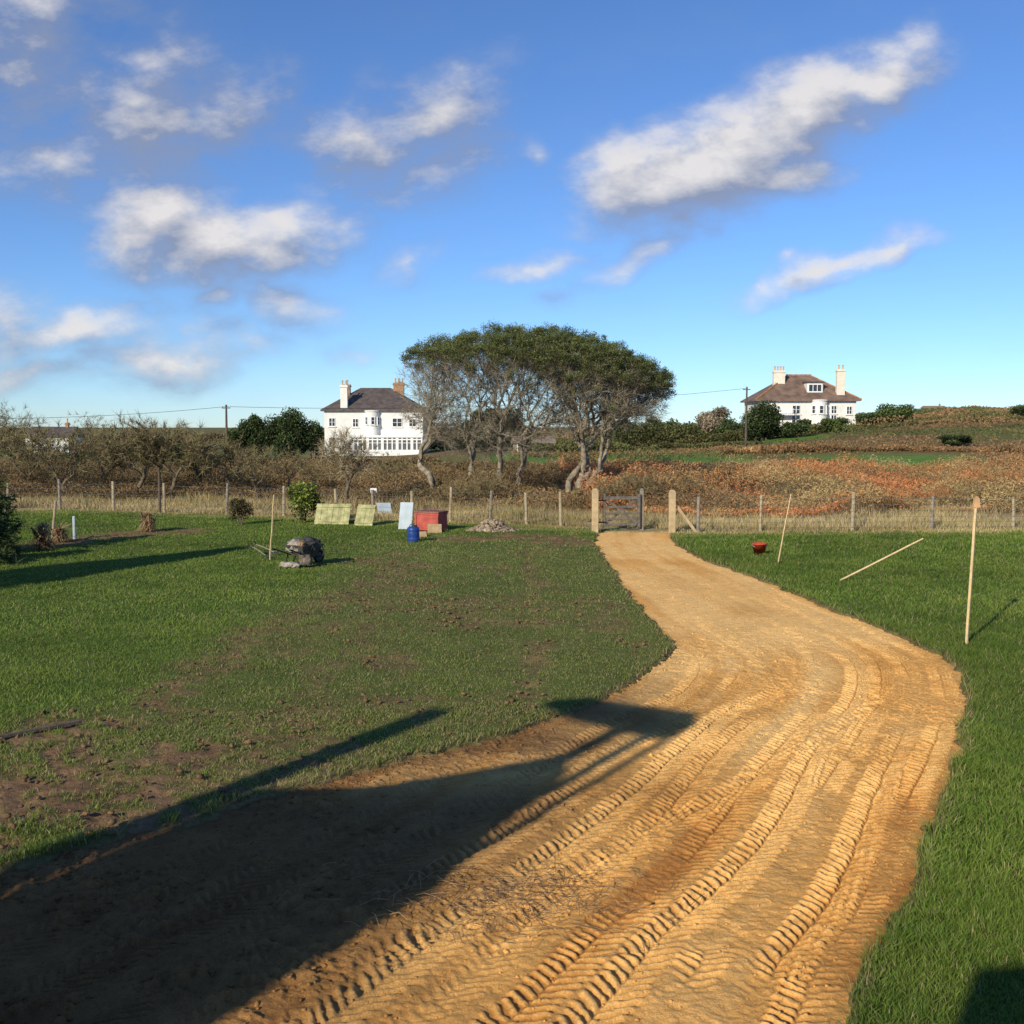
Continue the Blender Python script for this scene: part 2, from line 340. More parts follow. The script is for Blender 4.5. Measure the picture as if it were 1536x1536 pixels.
# ------------------------------------------------------------------ blades
def blades(P,h,w,lean,col,far=False):
    n=len(P); az=rng.uniform(0,2*np.pi,n); la=rng.uniform(0,2*np.pi,n)
    sx=np.stack([np.cos(az),np.sin(az),np.zeros(n)],-1)*(w/2)[:,None]; ld=np.stack([np.cos(la),np.sin(la),np.zeros(n)],-1)*(lean*h)[:,None]
    up=np.zeros((n,3));up[:,2]=h
    if far:
        V=np.stack([P-sx,P+sx,P+up+ld],1); Fs=(np.array([[0,1,2]])[None]+np.arange(n)[:,None,None]*3).reshape(-1,3)
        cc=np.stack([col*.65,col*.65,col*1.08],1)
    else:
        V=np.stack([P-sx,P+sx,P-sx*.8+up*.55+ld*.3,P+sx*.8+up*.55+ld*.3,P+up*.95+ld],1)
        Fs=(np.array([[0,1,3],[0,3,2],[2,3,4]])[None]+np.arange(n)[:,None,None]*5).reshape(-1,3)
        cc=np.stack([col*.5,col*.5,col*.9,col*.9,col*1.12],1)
    return V.reshape(-1,3),Fs,cc.reshape(-1,3)
def wedge(n,d0,d1,half=.60):
    d=np.sqrt(rng.uniform(d0*d0,d1*d1,n)); a=rng.uniform(-half,half,n); return d*np.sin(a),d*np.cos(a)
VV=[];FF=[];CC=[];off=0
for (d0,d1,dens,hh,ww,fr) in [(3.6,8,7000,.054,.005,False),(8,12,3600,.048,.007,False),(12,18,1400,.045,.011,True),(18,27,640,.045,.018,True),(27,44,330,.05,.026,True)]:
    n=int(dens*.60*(d1*d1-d0*d0)); x,y=wedge(n,d0,d1)
    s,wn=soil(x,y); sdv=sdf(x,y)
    keep=(sdv>.01)&(rng.random(n)>s*1.0)&(y<fy(x)-.3); x=x[keep];y=y[keep];s=s[keep];wn=wn[keep];sdv=sdv[keep];n=len(x)
    cl=fbm(x*2.5,y*2.5,3,15); pn=fbm(x*.35,y*.35,3,16); pf=fbm(x*1.1,y*1.1,4,17)
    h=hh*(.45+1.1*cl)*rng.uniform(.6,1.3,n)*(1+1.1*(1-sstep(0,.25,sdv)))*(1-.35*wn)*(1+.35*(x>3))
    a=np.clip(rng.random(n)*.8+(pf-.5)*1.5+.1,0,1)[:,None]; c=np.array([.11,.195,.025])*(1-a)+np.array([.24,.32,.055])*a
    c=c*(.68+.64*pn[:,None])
    olive=np.array([.30,.29,.10]); k=(np.clip(wn*.42+s*.5,0,.8)*rng.random(n)*1.4).clip(0,1)[:,None]; c=c*(1-k)+olive*k
    dryb=(rng.random(n)<.05+.16*wn+.25*s)[:,None]; c=np.where(dryb,np.array([.44,.36,.18]),c)
    P=np.stack([x,y,(fbm(x*.9,y*.9,3,1)-.5)*.05*sstep(0,.6,sdv)-.02*s+terrain(x,y)-.004],-1)
    V,Fs,cc=blades(P,h,ww*rng.uniform(.7,1.3,n),rng.uniform(.2,1.1,n),c,fr); VV.append(V);FF.append(Fs+off);CC.append(cc);off+=len(V)
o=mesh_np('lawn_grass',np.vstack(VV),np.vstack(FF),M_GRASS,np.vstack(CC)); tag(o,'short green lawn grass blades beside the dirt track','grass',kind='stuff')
n=170000; x=rng.uniform(-36,36,n); e=rng.exponential(3.6,n)*1.0-.9; y=fy(x)+e
dn=fbm(x*.55,y*.7,4,18); keep=(rng.random(n)<(dn-.28)*3.2)&(e<15)&~((x>2.4)&(x<4.9)&(e<.8)); keep&=~((x<-2)&(e<0)&(rng.random(n)<.7)); x=x[keep];y=y[keep];e=e[keep];n=len(x)
h=(.08+.62*fbm(x*.5,y*.5,3,19)**1.8)*rng.uniform(.5,1.25,n)*np.where(e<0,.5,1)
a=np.clip(rng.random(n)*.7+(fbm(x*.3,y*.4,3,29)-.5)*1.6+.15,0,1)[:,None]; c=np.array([.72,.57,.29])*a+np.array([.36,.28,.12])*(1-a); gr=(rng.random(n)<.14)[:,None]; c=np.where(gr,np.array([.18,.22,.06]),c)
V,Fs,cc=blades(np.stack([x,y,terrain(x,y)],-1),h,rng.uniform(.010,.026,n),rng.uniform(.1,1.0,n),c,True)
o=mesh_np('dry_grass',V,Fs,M_DRY,cc); tag(o,'tall straw coloured grass growing along the wire fence','grass',kind='stuff')
# ------------------------------------------------------------------ leaf cards
def cards(P,size,col,asp=1.0,quad=True):
    n=len(P); a=rng.normal(size=(n,3)); a/=np.linalg.norm(a,axis=1)[:,None]; b=rng.normal(size=(n,3)); b-=a*(a*b).sum(1)[:,None]; b/=np.linalg.norm(b,axis=1)[:,None]
    a=a*(size*.5)[:,None]; b=b*(size*.5*asp)[:,None]
    if quad:
        V=np.stack([P-a,P-b*.8,P+a,P+b*.8],1); k=4; Fs=np.array([[0,1,2,3]])
    else:
        V=np.stack([P-a,P+a,P+b*1.6],1); k=3; Fs=np.array([[0,1,2]])
    return V.reshape(-1,3),(Fs[None]+np.arange(n)[:,None,None]*k).reshape(-1,k),np.repeat(col,k,0)
def pal(n,cols,v=.3,flat=0.0):
    cols=np.array(cols); i=rng.choice(len(cols),n); c=cols[i]; 
    if flat: c=c*(1-flat)+cols.mean(0)*flat
    return c*rng.uniform(1-v,1+v,(n,1))
def bracken(name,label,x0,x1,y0f,y1,n,cols,alt,hmax,size=.15,cut=.30,seed=23):
    x=rng.uniform(x0,x1,n); t=rng.random(n)**1.25; ya=y0f(x); y=ya+(y1-ya)*t
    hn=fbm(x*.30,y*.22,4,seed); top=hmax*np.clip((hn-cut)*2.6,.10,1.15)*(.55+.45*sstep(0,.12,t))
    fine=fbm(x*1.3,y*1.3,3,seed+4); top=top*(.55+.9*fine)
    z=terrain(x,y)+top*rng.random(n)**.5
    pt=sstep(.50,.62,fbm(x*.16,y*.20,4,seed+9))[:,None]
    c=pal(n,cols,.2,.45)*(1-pt)+pal(n,alt,.2,.4)*pt
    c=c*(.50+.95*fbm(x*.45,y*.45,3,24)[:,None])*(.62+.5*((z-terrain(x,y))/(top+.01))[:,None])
    V,Fs,cc=cards(np.stack([x,y,z],-1),size*rng.uniform(.6,1.5,n),c,.35,False)
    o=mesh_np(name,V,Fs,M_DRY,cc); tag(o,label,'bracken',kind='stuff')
RUST=[(.62,.235,.085),(.54,.20,.07),(.46,.19,.08),(.58,.30,.13),(.32,.15,.07)]; TANP=[(.54,.40,.20),(.46,.24,.10),(.38,.31,.14),(.24,.23,.09)]
bracken('bracken','rust brown dead bracken covering the field beyond the fence',3,46,lambda x:fy(x)+6.0+1.5*np.sin(x*.5),70,210000,RUST,TANP,1.25,.125)
DKB=[(.19,.135,.065),(.25,.16,.08),(.13,.095,.05),(.19,.165,.075),(.29,.18,.09)]; DK2=[(.34,.165,.075),(.29,.22,.11),(.15,.15,.06)]
bracken('bramble_scrub','dark brown bramble and dead bracken below the trees',-36,9,lambda x:fy(x)+6+1.8*np.sin(x*.4),70,190000,DKB,DK2,1.3,.12,.27,37)
n=150000; a=rng.uniform(.0,.60,n); y=np.sqrt(rng.uniform(100**2,310**2,n)); x=a*y
hn=fbm(x/9,y/9,4,51); pt=fbm(x/26,y/14,4,52)[:,None]
gcol=pal(n,[(.11,.135,.042),(.16,.175,.06),(.095,.105,.04)],.2,.5); rcol=pal(n,[(.30,.175,.08),(.25,.16,.075),(.34,.23,.11)],.2,.5)
k=sstep(.42,.58,pt); c=(gcol*(1-k)+rcol*k)*(.5+.9*hn[:,None]); top=(.2+1.3*sstep(.42,.8,hn)); zz=terrain(x,y)+top*rng.random(n)**.6
keep=~((a<.3)&(y>133)&(y<152)&(a>.05))&~((a<.45)&(a>.27)&(y<105)); V,Fs,cc=cards(np.stack([x,y,zz],-1)[keep],(.0026*y*rng.uniform(.6,1.4,n))[keep],c[keep],.5,False)
o=mesh_np('heath',V,Fs,M_LEAF,cc); tag(o,'rough green brown heath covering the rising hill','heath',kind='stuff')
# ------------------------------------------------------------------ hedges and bushes
def hedge(name,label,u0,u1,d0,d1,vt,hgt,cols,size=None,thick=3,rough_=.6,cat='hedge',dens=5.0):
    dm=(d0+d1)/2; size=size or dm*.0020
    L=math.hypot(xat(u1,d1)-xat(u0,d0),d1-d0); n=int(min(40000,L*hgt*dens/(size*size*.5)))
    t=rng.random(n); x=xat(u0,d0)*(1-t)+xat(u1,d1)*t; y=d0*(1-t)+d1*t+rng.uniform(-.5,.5,n)*thick
    g0=terrain(x,y); topz=zat(vt,dm); prof=(1-rough_)+rough_*1.7*fbm(x/(hgt*1.4),y*.12+dm,4,int(dm)%50)**1.3
    hh=np.maximum(.4,(topz-g0))*prof; z=g0+hh*(rng.random(n)**.55)*np.sqrt(np.clip(1-(2*(y-(d0*(1-t)+d1*t))/thick)**2*.6,0,1))
    sh=fbm(x/(size*6),z/(size*5),3,9)[:,None]; big_=fbm(x/6,y/6,3,12)[:,None]
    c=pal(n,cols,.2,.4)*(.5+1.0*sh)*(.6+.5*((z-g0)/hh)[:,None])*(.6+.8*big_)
    V,Fs,cc=cards(np.stack([x,y,z],-1),size*rng.uniform(.6,1.6,n),c,.8,False)
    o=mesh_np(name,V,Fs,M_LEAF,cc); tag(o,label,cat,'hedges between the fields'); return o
BR=[(.22,.155,.08),(.17,.125,.065),(.28,.19,.10),(.16,.15,.065)]; GB=[(.09,.12,.035),(.13,.14,.045),(.18,.145,.065),(.08,.095,.035)]; RB=[(.38,.20,.09),(.31,.185,.085),(.21,.165,.075)]
hedge('hedgerow','low brown bare hedge bordering a green field',600,1240,80,78,692,1.2,BR,rough_=.85)
hedge('hedgerow','brown and green mixed hedge across the field',780,1140,128,135,663,2.5,GB,rough_=.85)
hedge('hedgerow','russet scrubby hedge on rising ground',1080,1620,110,106,668,1.8,RB,rough_=.85)
hedge('hedgerow','dark brown hedge with gorse on the slope',1260,1640,145,155,648,2.0,GB,rough_=.85)
hedge('hedgerow','leafy hedge in front of the white house',920,1130,150,150,634,3,GB,rough_=.8)
hedge('hedgerow','leafy hedge at the foot of the white house',1110,1370,146,149,636,2,GB,rough_=.6)
hedge('hedgerow','reddish heath along the skyline',1360,1680,285,300,620,2.5,RB,rough_=.8)
hedge('hedgerow','russet hedge crossing the slope',1290,1680,205,215,634,2,BR,rough_=.85)
hedge('hedgerow','grey green hedge along the skyline',1000,1400,230,260,629,3,GB,rough_=.7)
hedge('hedgerow','brown hedge below the white house',300,660,108,112,684,1.4,BR,rough_=.8)
hedge('hedgerow','bare brown thicket behind the thorn trees',-160,340,84,80,690,1.5,BR,rough_=.9)
hedge('hedgerow','distant hazy hedge on low ground',-200,520,240,260,643,3,BR,rough_=.8)
hedge('hedgerow','mixed hedge behind the pine trees',600,1000,170,170,650,3,GB,rough_=.8)
for (u0,u1,d0,dt,vt,c) in [(1190,1300,74,0,684,RB),(1440,1560,74,0,686,BR),(1000,1110,70,0,692,BR),(1060,1160,60,0,706,BR),(1460,1600,58,0,708,RB),(620,760,47,0,722,BR),(860,990,46,0,718,BR),(470,620,58,0,706,BR),(330,470,60,0,700,BR)]:
    hedge('scrub_bush','twiggy brown scrub bush among the bracken',u0,u1,d0,d0,vt,1.6,c,rough_=.95,cat='bush',thick=4,dens=3)
def blob(name,label,u,d,w,vtop,cols,zb=None,dep=None,n=None,size=None,leafm=None,asp=.7,group='garden bushes around the houses',lumps=9,spread=.6,loose=1.2):
    x0=xat(u,d); g0=float(terrain(x0,d)); ht=zat(vtop,d)-g0; size=size or max(.035,d*.0019); dep=dep or w*.8
    area=w*ht*3; n=n or int(min(18000,area*5/(size*size*.5)))
    cs=[]; 
    for i in range(lumps):
        a=rng.uniform(0,6.28); r=rng.random()**.5*spread; cs.append((math.cos(a)*r*w/2,math.sin(a)*r*dep/2,ht*rng.uniform(.25,.78),rng.uniform(.22,.48)))
    cs.append((0,0,ht*.5,.5)); cs=np.array(cs); k=rng.integers(0,len(cs),n)
    D=rng.normal(size=(n,3)); D/=np.linalg.norm(D,axis=1)[:,None]; r=rng.random(n)**.35*rng.uniform(.80,loose,n)
    P=np.stack([cs[k,0]+D[:,0]*r*w/2*cs[k,3]*1.25,cs[k,1]+D[:,1]*r*dep/2*cs[k,3]*1.25,np.maximum(.02,cs[k,2]+D[:,2]*r*(ht*.55)*cs[k,3]*1.1)],-1)
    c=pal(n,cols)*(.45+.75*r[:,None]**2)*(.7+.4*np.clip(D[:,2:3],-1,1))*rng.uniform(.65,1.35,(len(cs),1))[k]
    V,Fs,cc=cards(P,size*rng.uniform(.6,1.5,n),c,asp,False)
    R=root(name,(x0,d,g0),label,'bush' if 'bush' in name or 'shrub' in name else 'tree',group=group)
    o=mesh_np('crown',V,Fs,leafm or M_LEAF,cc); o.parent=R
    mb=MB()
    for i in range(4):
        c0=cs[i]; mb.tube([(c0[0]*.1,c0[1]*.1,-.1),(c0[0]*.5,c0[1]*.5,c0[2]*.5),(c0[0],c0[1],c0[2])],[ht*.025,ht*.018,ht*.006],6)
    mb.obj('trunk',M_BARKD,R); return R
DG=[(.05,.08,.028),(.07,.11,.034),(.10,.125,.045),(.04,.055,.025)]; MG=[(.10,.15,.04),(.08,.125,.034),(.15,.18,.06)]
blob('garden_bush','large rounded evergreen bush beside the white house',1146,142,6.2,601,DG)
blob('garden_bush','spreading green bush beside the white house',1340,150,6.0,605,MG,lumps=14); blob('garden_bush','dense green bush beside the white house',1303,152,5.4,617,DG)
blob('garden_bush','low evergreen bush before the white house',1195,142,5,626,DG); blob('garden_bush','low evergreen bush before the white house',1250,143,4.5,626,MG)
blob('garden_bush','rounded gorse bush on the slope',1435,112,4,650,DG)
blob('garden_bush','pale bare bush on the skyline',1068,200,8,608,[(.36,.30,.20),(.28,.23,.15)])
for u,w,v in [(985,6,624),(1010,5,627),(940,5,630),(1095,5,628)]: blob('garden_bush','dark evergreen bush along the field edge',u,160,w,v,DG)
blob('garden_bush','dark evergreen shrub on the skyline',1532,170,4,606,DG)
for u,w,v in [(362,3.8,624),(388,4.2,617),(426,5.4,613),(470,3.4,622)]: blob('cypress_tree','dark windblown evergreen tree beside the white house',u,125,w,v,DG,group='evergreen trees beside the house',lumps=9,spread=.8)
for u,w,v in [(735,6,606),(770,5,610),(700,4,628)]: blob('cypress_tree','dark evergreen tree far behind the spreading pines',u,140,w,v,DG,group='evergreen trees beside the house',lumps=10)
# ------------------------------------------------------------------ branching trees
def grow(T,rt,d0,sd_,f=(.28,.42),base=(0,0,0)):
    r=np.random.default_rng(sd_); segs=[];rads=[];tips=[]
    st=[(np.array(base,float),np.array(d0,float),T)]
    while st:
        p,d,T_=st.pop(); n=len(T_); c=T_.mean(0)
        if n==1: q_=T_[0]
        else: q_=p+(c-p)*r.uniform(*f)
        L=np.linalg.norm(q_-p)+1e-6; q_=q_+r.normal(size=3)*L*.10*(n>1)
        ctrl=p+d*L*.5+r.normal(size=3)*L*.06; t=np.linspace(0,1,5)[:,None]
        seg=(1-t)**2*p+2*t*(1-t)*ctrl+t*t*q_; seg[1:-1]+=r.normal(size=(3,3))*L*.035
        r0=rt*n**.52; r1=rt*max(.4,(n*.75)**.52 if n>1 else .35)
        segs.append(seg); rads.append(np.linspace(r0,r1,5))
        if n==1: tips.append((q_,(q_-p)/L)); continue
        nd=q_-ctrl; nd/=np.linalg.norm(nd)+1e-9
        Cn=T_-c; 
        try: _,_,vt_=np.linalg.svd(Cn,full_matrices=False); ax=vt_[0]
        except Exception: ax=np.array([1,0,0])
        ax=ax+r.normal(size=3)*.35; pr=Cn@ax; cut=np.quantile(pr,r.uniform(.35,.65)); m=pr<=cut
        if m.all() or (~m).all(): m=np.arange(n)<n//2
        st.append((q_,nd,T_[m])); st.append((q_,nd,T_[~m]))
    return np.array(segs),np.array(rads),tips
def tubes(segs,rads,n=5):
    S_,K,_=segs.shape; tg=np.gradient(segs,axis=1); tg/=np.linalg.norm(tg,axis=2)[...,None]+1e-9
    ref=np.where(np.abs(tg[...,2:3])<.9,np.array([0,0,1.]),np.array([0,1.,0])); a=np.cross(tg,ref); a/=np.linalg.norm(a,axis=2)[...,None]+1e-9; b=np.cross(a,tg)
    th=np.arange(n)*2*np.pi/n; V=segs[:,:,None]+rads[:,:,None,None]*(a[:,:,None]*np.cos(th)[:,None]+b[:,:,None]*np.sin(th)[:,None])
    idx=np.arange(S_*K*n).reshape(S_,K,n); i2=np.roll(idx,-1,2)
    Fs=np.stack([idx[:,:-1],i2[:,:-1],i2[:,1:],idx[:,1:]],-1).reshape(-1,4); return V.reshape(-1,3),Fs
def twigcards(P,D,per,L,w,cols,spread=.65):
    n=len(P)*per; P=np.repeat(P,per,0);D=np.repeat(D,per,0)
    P=P-D*rng.uniform(0,.5,(n,1))*L; d=D*.7+rng.normal(size=(n,3))*spread; d[:,2]+=.15; d/=np.linalg.norm(d,axis=1)[:,None]
    s=np.cross(d,rng.normal(size=(n,3))); s/=np.linalg.norm(s,axis=1)[:,None]; l=(L*rng.uniform(.4,1.2,n))[:,None]
    V=np.stack([P-s*w/2,P+s*w/2,P+d*l+rng.normal(size=(n,3))*.03],1); Fs=(np.array([[0,1,2]])[None]+np.arange(n)[:,None,None]*3).reshape(-1,3)
    return V.reshape(-1,3),Fs,np.repeat(pal(n,cols),3,0)
# umbrella pines under one shared dome
DU=[(598,550),(608,526),(640,507),(690,494),(735,487),(770,485),(800,487),(830,488),(860,491),(900,501),(950,522),(985,545),(1006,562)]
DXs=[xat(u,50) for u,v in DU]; DZs=[zat(v,50) for u,v in DU]; X0_,X1_=DXs[0],DXs[-1]; CX=(X0_+X1_)/2; HW=(X1_-X0_)/2
def ztop(x,y): return np.interp(x,DXs,DZs)-1.5*((y-50)/4.6)**2
def thick_(x): return np.interp(x,[xat(600,50),xat(680,50),xat(790,50),xat(880,50),xat(960,50),xat(1005,50)],[.45,.9,1.2,1.5,1.2,.7])
def inside(x,y): return (np.abs((x-CX)/HW)**2.6+np.abs((y-50)/4.6)**2)<1
PT=[(.33,.285,.20),(.24,.205,.14)]
def pine(u_base,d,u0,u1,vlow,n_t,seed,label,lean,rt=.0105,topf=.45,ncl=100):
    r=np.random.default_rng(seed); bx=xat(u_base,d); T=[]
    xa,xb=xat(u0,50),xat(u1,50)
    while len(T)<n_t:
        x=r.uniform(xa,xb);y=50+r.uniform(-4.5,4.5)
        if not inside(x,y): continue
        zt=ztop(x,y)
        if r.random()<topf: z=zt-.25-r.random()**1.2*thick_(x)
        else:
            k_=min(1,abs(x-CX)/HW); zl=zat(vlow,50)+(zat(622,50)-zat(vlow,50))*k_**2.4
            z=r.uniform(zl,max(zl+.2,zt-.6))
        T.append((x,y,z))
    T=np.array(T); R=root('pine_tree',(bx,d,0),label,'tree',group='spreading windswept pine trees')
    sg,rd,tips=grow(T-np.array([bx,d,0]),rt,lean,seed,(.17,.32),(0,0,-.2))
    V,Fs=tubes(sg,rd,6); mesh_np('trunk',V,Fs,M_BARK,None,True).parent=R
    tp=np.array([t[0] for t in tips]); td=np.array([t[1] for t in tips])
    zt=ztop(tp[:,0]+bx,tp[:,1]+d); th=thick_(tp[:,0]+bx); lf=(tp[:,2]>zt-.2-th*(.45+.9*fbm(tp[:,0]*.8,tp[:,1]*.8,2,3)))&(r.random(len(tp))<.85); lf|=(r.random(len(tp))<.08)&(tp[:,2]>zt-2.8)&(tp[:,0]+bx>xat(770,50))
    cx_=r.uniform(xa-.3,xb+.3,ncl*4); cy=50+r.uniform(-4.5,4.5,ncl*4); ok=inside(cx_,cy); cx_=cx_[ok][:ncl];cy=cy[ok][:ncl]
    cz=ztop(cx_,cy)-.10-r.random(len(cx_))**1.3*.55*thick_(cx_)+.28*(fbm(cx_*1.1,cy*1.1,2,7)-.5)
    Pc=np.vstack([tp[lf],np.stack([cx_-bx,cy-d,cz],-1)]); nl=len(Pc); per=120; k=np.repeat(np.arange(nl),per); D=rng.normal(size=(nl*per,3)); D/=np.linalg.norm(D,axis=1)[:,None]
    rr=rng.random(nl*per)**.55; sc=rng.uniform(.18,.44,nl)[k][:,None]; P=Pc[k]+D*rr[:,None]*sc*np.array([1,1,.7])
    c=pal(nl*per,[(.095,.125,.036),(.13,.155,.045),(.06,.085,.027),(.18,.175,.06)])*(.50+.8*np.clip(D[:,2:3]*.6+.5,0,1))*rng.uniform(.65,1.35,nl)[k][:,None]  # clump tops coloured lighter as if lit, undersides darker
    V1,F1,c1=cards(P,rng.uniform(.05,.115,nl*per),c,.42,False)
    low=tp[:,2]<zt-.55; V2,F2,c2=twigcards(tp[low],td[low],11,.62,.018,PT)
    mid_=sg[:,2]; thin=(rd[:,2]<.035)&(mid_[:,2]<ztop(mid_[:,0]+bx,mid_[:,1]+d)-.6); Pm=mid_[thin]; Dm=sg[thin][:,3]-sg[thin][:,1]; Dm/=np.linalg.norm(Dm,axis=1)[:,None]+1e-9
    V3,F3,c3=twigcards(Pm,Dm,6,.5,.016,PT,.8)
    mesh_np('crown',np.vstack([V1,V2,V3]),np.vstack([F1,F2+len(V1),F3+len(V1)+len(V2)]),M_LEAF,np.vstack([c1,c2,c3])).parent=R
pine(864,47.5,790,1005,662,600,11,'windswept pine with forked grey trunk and umbrella crown',(.05,0,1),.0086,.42,170)
pine(742,48,690,830,688,360,12,'pine with several slanting stems under a dense crown',(-.1,0,1),.0088,.42,110)
pine(645,47,599,700,700,380,13,'thin bare branched pine leaning under the shared crown',(.25,0,1),.0078,.24,60)
pine(765,48.5,740,900,664,220,14,'slender pine with twisting pale stem among others',(.25,.1,1),.008,.45,70)
pine(850,49.5,800,1005,645,340,15,'slender dark stemmed pine behind the forked pine',(.0,.1,1),.008,.42,90)
pine(700,48.5,640,780,700,220,16,'slanting thin stemmed pine with sparse low branches',(-.3,.1,1),.008,.36,60)
pine(872,47.2,880,1006,632,300,17,'low spreading pine with pale bare branches fanning out',(.4,0,1),.0078,.25,30)
TC=((.23,.18,.10),(.17,.13,.07),(.21,.20,.085))
def thorn(u,d,w,vtop,seed,n_t=170,label='bare twiggy hawthorn tree growing in brown scrub',cols=TC,per=16,lo=.24,tw=.018,grp='bare hawthorn trees beyond the fence',name='hawthorn_tree'):
    r=np.random.default_rng(seed); bx=xat(u,d); g0=float(terrain(bx,d)); ht=zat(vtop,d)-g0; T=[]
    lb=[(r.uniform(-.28,.28),r.uniform(-.2,.2),r.uniform(.5,.8),r.uniform(.22,.42)) for _ in range(6)]
    while len(T)<n_t:
        L_=lb[r.integers(0,6)]; v=r.normal(size=3); v/=np.linalg.norm(v); v*=r.random()**.4*L_[3]
        T.append(((L_[0]+v[0]*1.15)*w,(L_[1]+v[1])*w,max(.15,min(1.02,L_[2]+v[2]*.8))*ht))
    R=root(name,(bx,d,g0),label,'tree',group=grp)
    sg,rd,tips=grow(np.array(T),.0078*ht/4,(r.uniform(-.4,.4),0,1),seed,(.24,.38),(0,0,-.1)); V,Fs=tubes(sg,rd,4)
    mesh_np('trunk',V,Fs,M_BARKD,None,True).parent=R
    V,Fs,cc=twigcards(np.array([t[0] for t in tips]),np.array([t[1] for t in tips]),per,ht*.12,tw,cols); mesh_np('crown',V,Fs,M_TWIG,cc).parent=R
i=0
for u,d,w,v in [(-30,46,3.8,630),(28,50,4.0,642),(98,46,4.0,632),(152,49,3.4,638),(206,46.5,3.9,622),(258,47,4.2,624),(306,50,2.4,650),(-90,50,4,625),(232,49,3.6,630)]:
    i+=1; thorn(u,d,w,v,100+i,220,per=19,tw=.022)
thorn(518,44,2.5,626,120,190,'bare pale hawthorn standing before the white house',cols=((.36,.30,.19),(.27,.23,.14)),per=15)
thorn(345,48,2.4,654,121,130); thorn(430,50,2.4,672,122,110); thorn(590,50,2.0,680,127,90); thorn(960,42,1.9,706,123,90); thorn(905,41,1.6,716,124,80); thorn(735,43,2.0,704,125,100); thorn(1085,52,2.6,694,126,90); thorn(690,42,1.6,718,128,80); thorn(480,48,1.8,690,134,80); thorn(1180,46,1.8,722,135,70); thorn(385,46,2.2,668,136,110)
thorn(22,150,8,602,130,130,'tall bare deciduous tree on the skyline',per=12,tw=.04); thorn(130,170,8,616,133,100,'bare deciduous tree on the skyline',per=12,tw=.04)
# small garden plants
blob('garden_shrub','small bright green leafy shrub on the lawn',455,35.0,1.35,718,[(.24,.32,.05),(.17,.24,.04),(.34,.38,.08),(.09,.12,.03)],size=.085,n=2600,group='garden shrubs on the lawn',lumps=14)
blob('garden_shrub','small dark conical shrub with brown tips',358,34.3,.85,741,[(.11,.10,.045),(.08,.09,.03),(.20,.14,.08)],size=.06,n=2200,group='garden shrubs on the lawn')
def feather_conifer(u,d,w,vtop,seed,label,sx=0):
    r=np.random.default_rng(seed); x0=xat(u,d); ht=zat(vtop,d); R=root('conifer_tree',(x0,d,0),label,'tree',group='dark conifers at the lawn edge')
    segs=[];rad=[]; tk=np.array([[0,0,-.1],[.02,0,ht*.3],[0,.02,ht*.6],[.02,0,ht*.85],[0,0,ht]],float); segs.append(tk); rad.append(np.linspace(ht*.028,.01,5)); LP=[];LD=[]
    for i in range(74):
        z=ht*(.05+.92*r.random()); L=w*.5*(1-(z/ht)**1.6*.85)*r.uniform(.6,1.15); a=r.uniform(0,6.28); t=np.linspace(0,1,5)[:,None]
        p=np.hstack([np.cos(a)*L*t,np.sin(a)*L*t,z+L*(.10*t-.30*t*t)+.12*L*t**4]); segs.append(p); rad.append(np.linspace(.014,.004,5))
        m=int(42*L/(w*.5)+10); tt=r.uniform(.15,1.05,m)[:,None]; q_=np.hstack([np.cos(a)*L*tt,np.sin(a)*L*tt,z+L*(.10*tt-.30*tt*tt)+.12*L*tt**4])+r.normal(size=(m,3))*.035*w/2; LP.append(q_); LD.append(np.tile([np.cos(a),np.sin(a),-.25],(m,1)))
    V,Fs=tubes(np.array(segs),np.array(rad),5); mesh_np('trunk',V,Fs,M_BARKD,None,True).parent=R
    P=np.vstack(LP);D=np.vstack(LD); V,Fs,cc=twigcards(P,D,6,.20,.030,DG,.55); mesh_np('crown',V,Fs,M_LEAF,cc).parent=R
feather_conifer(-58,26,3.3,674,5,'dark feathery conifer with spreading low branches at the lawn edge'); feather_conifer(-40,24.5,2.2,760,6,'low dark feathery conifer at the lawn edge')
x,y=-14.05,16.9; R=root('conifer_tree',(x,y,0),'tall dark conifer shading the lawn','tree',group='dark conifers at the lawn edge')
mb=MB(); mb.tube([(0,0,-.1),(.05,0,2.8),(0,.05,6.1)],[.18,.11,.02],8); mb.obj('trunk',M_BARKD,R)
n=13000; z=rng.random(n)**.8*5.6+.3; rad=1.6*(1-(z/6.3)**2.0)*rng.random(n)**.4; a=rng.uniform(0,6.28,n); V,Fs,cc=cards(np.stack([np.cos(a)*rad,np.sin(a)*rad,z],-1),rng.uniform(.1,.24,n),pal(n,DG),.6,False); mesh_np('crown',V,Fs,M_LEAF,cc).parent=R
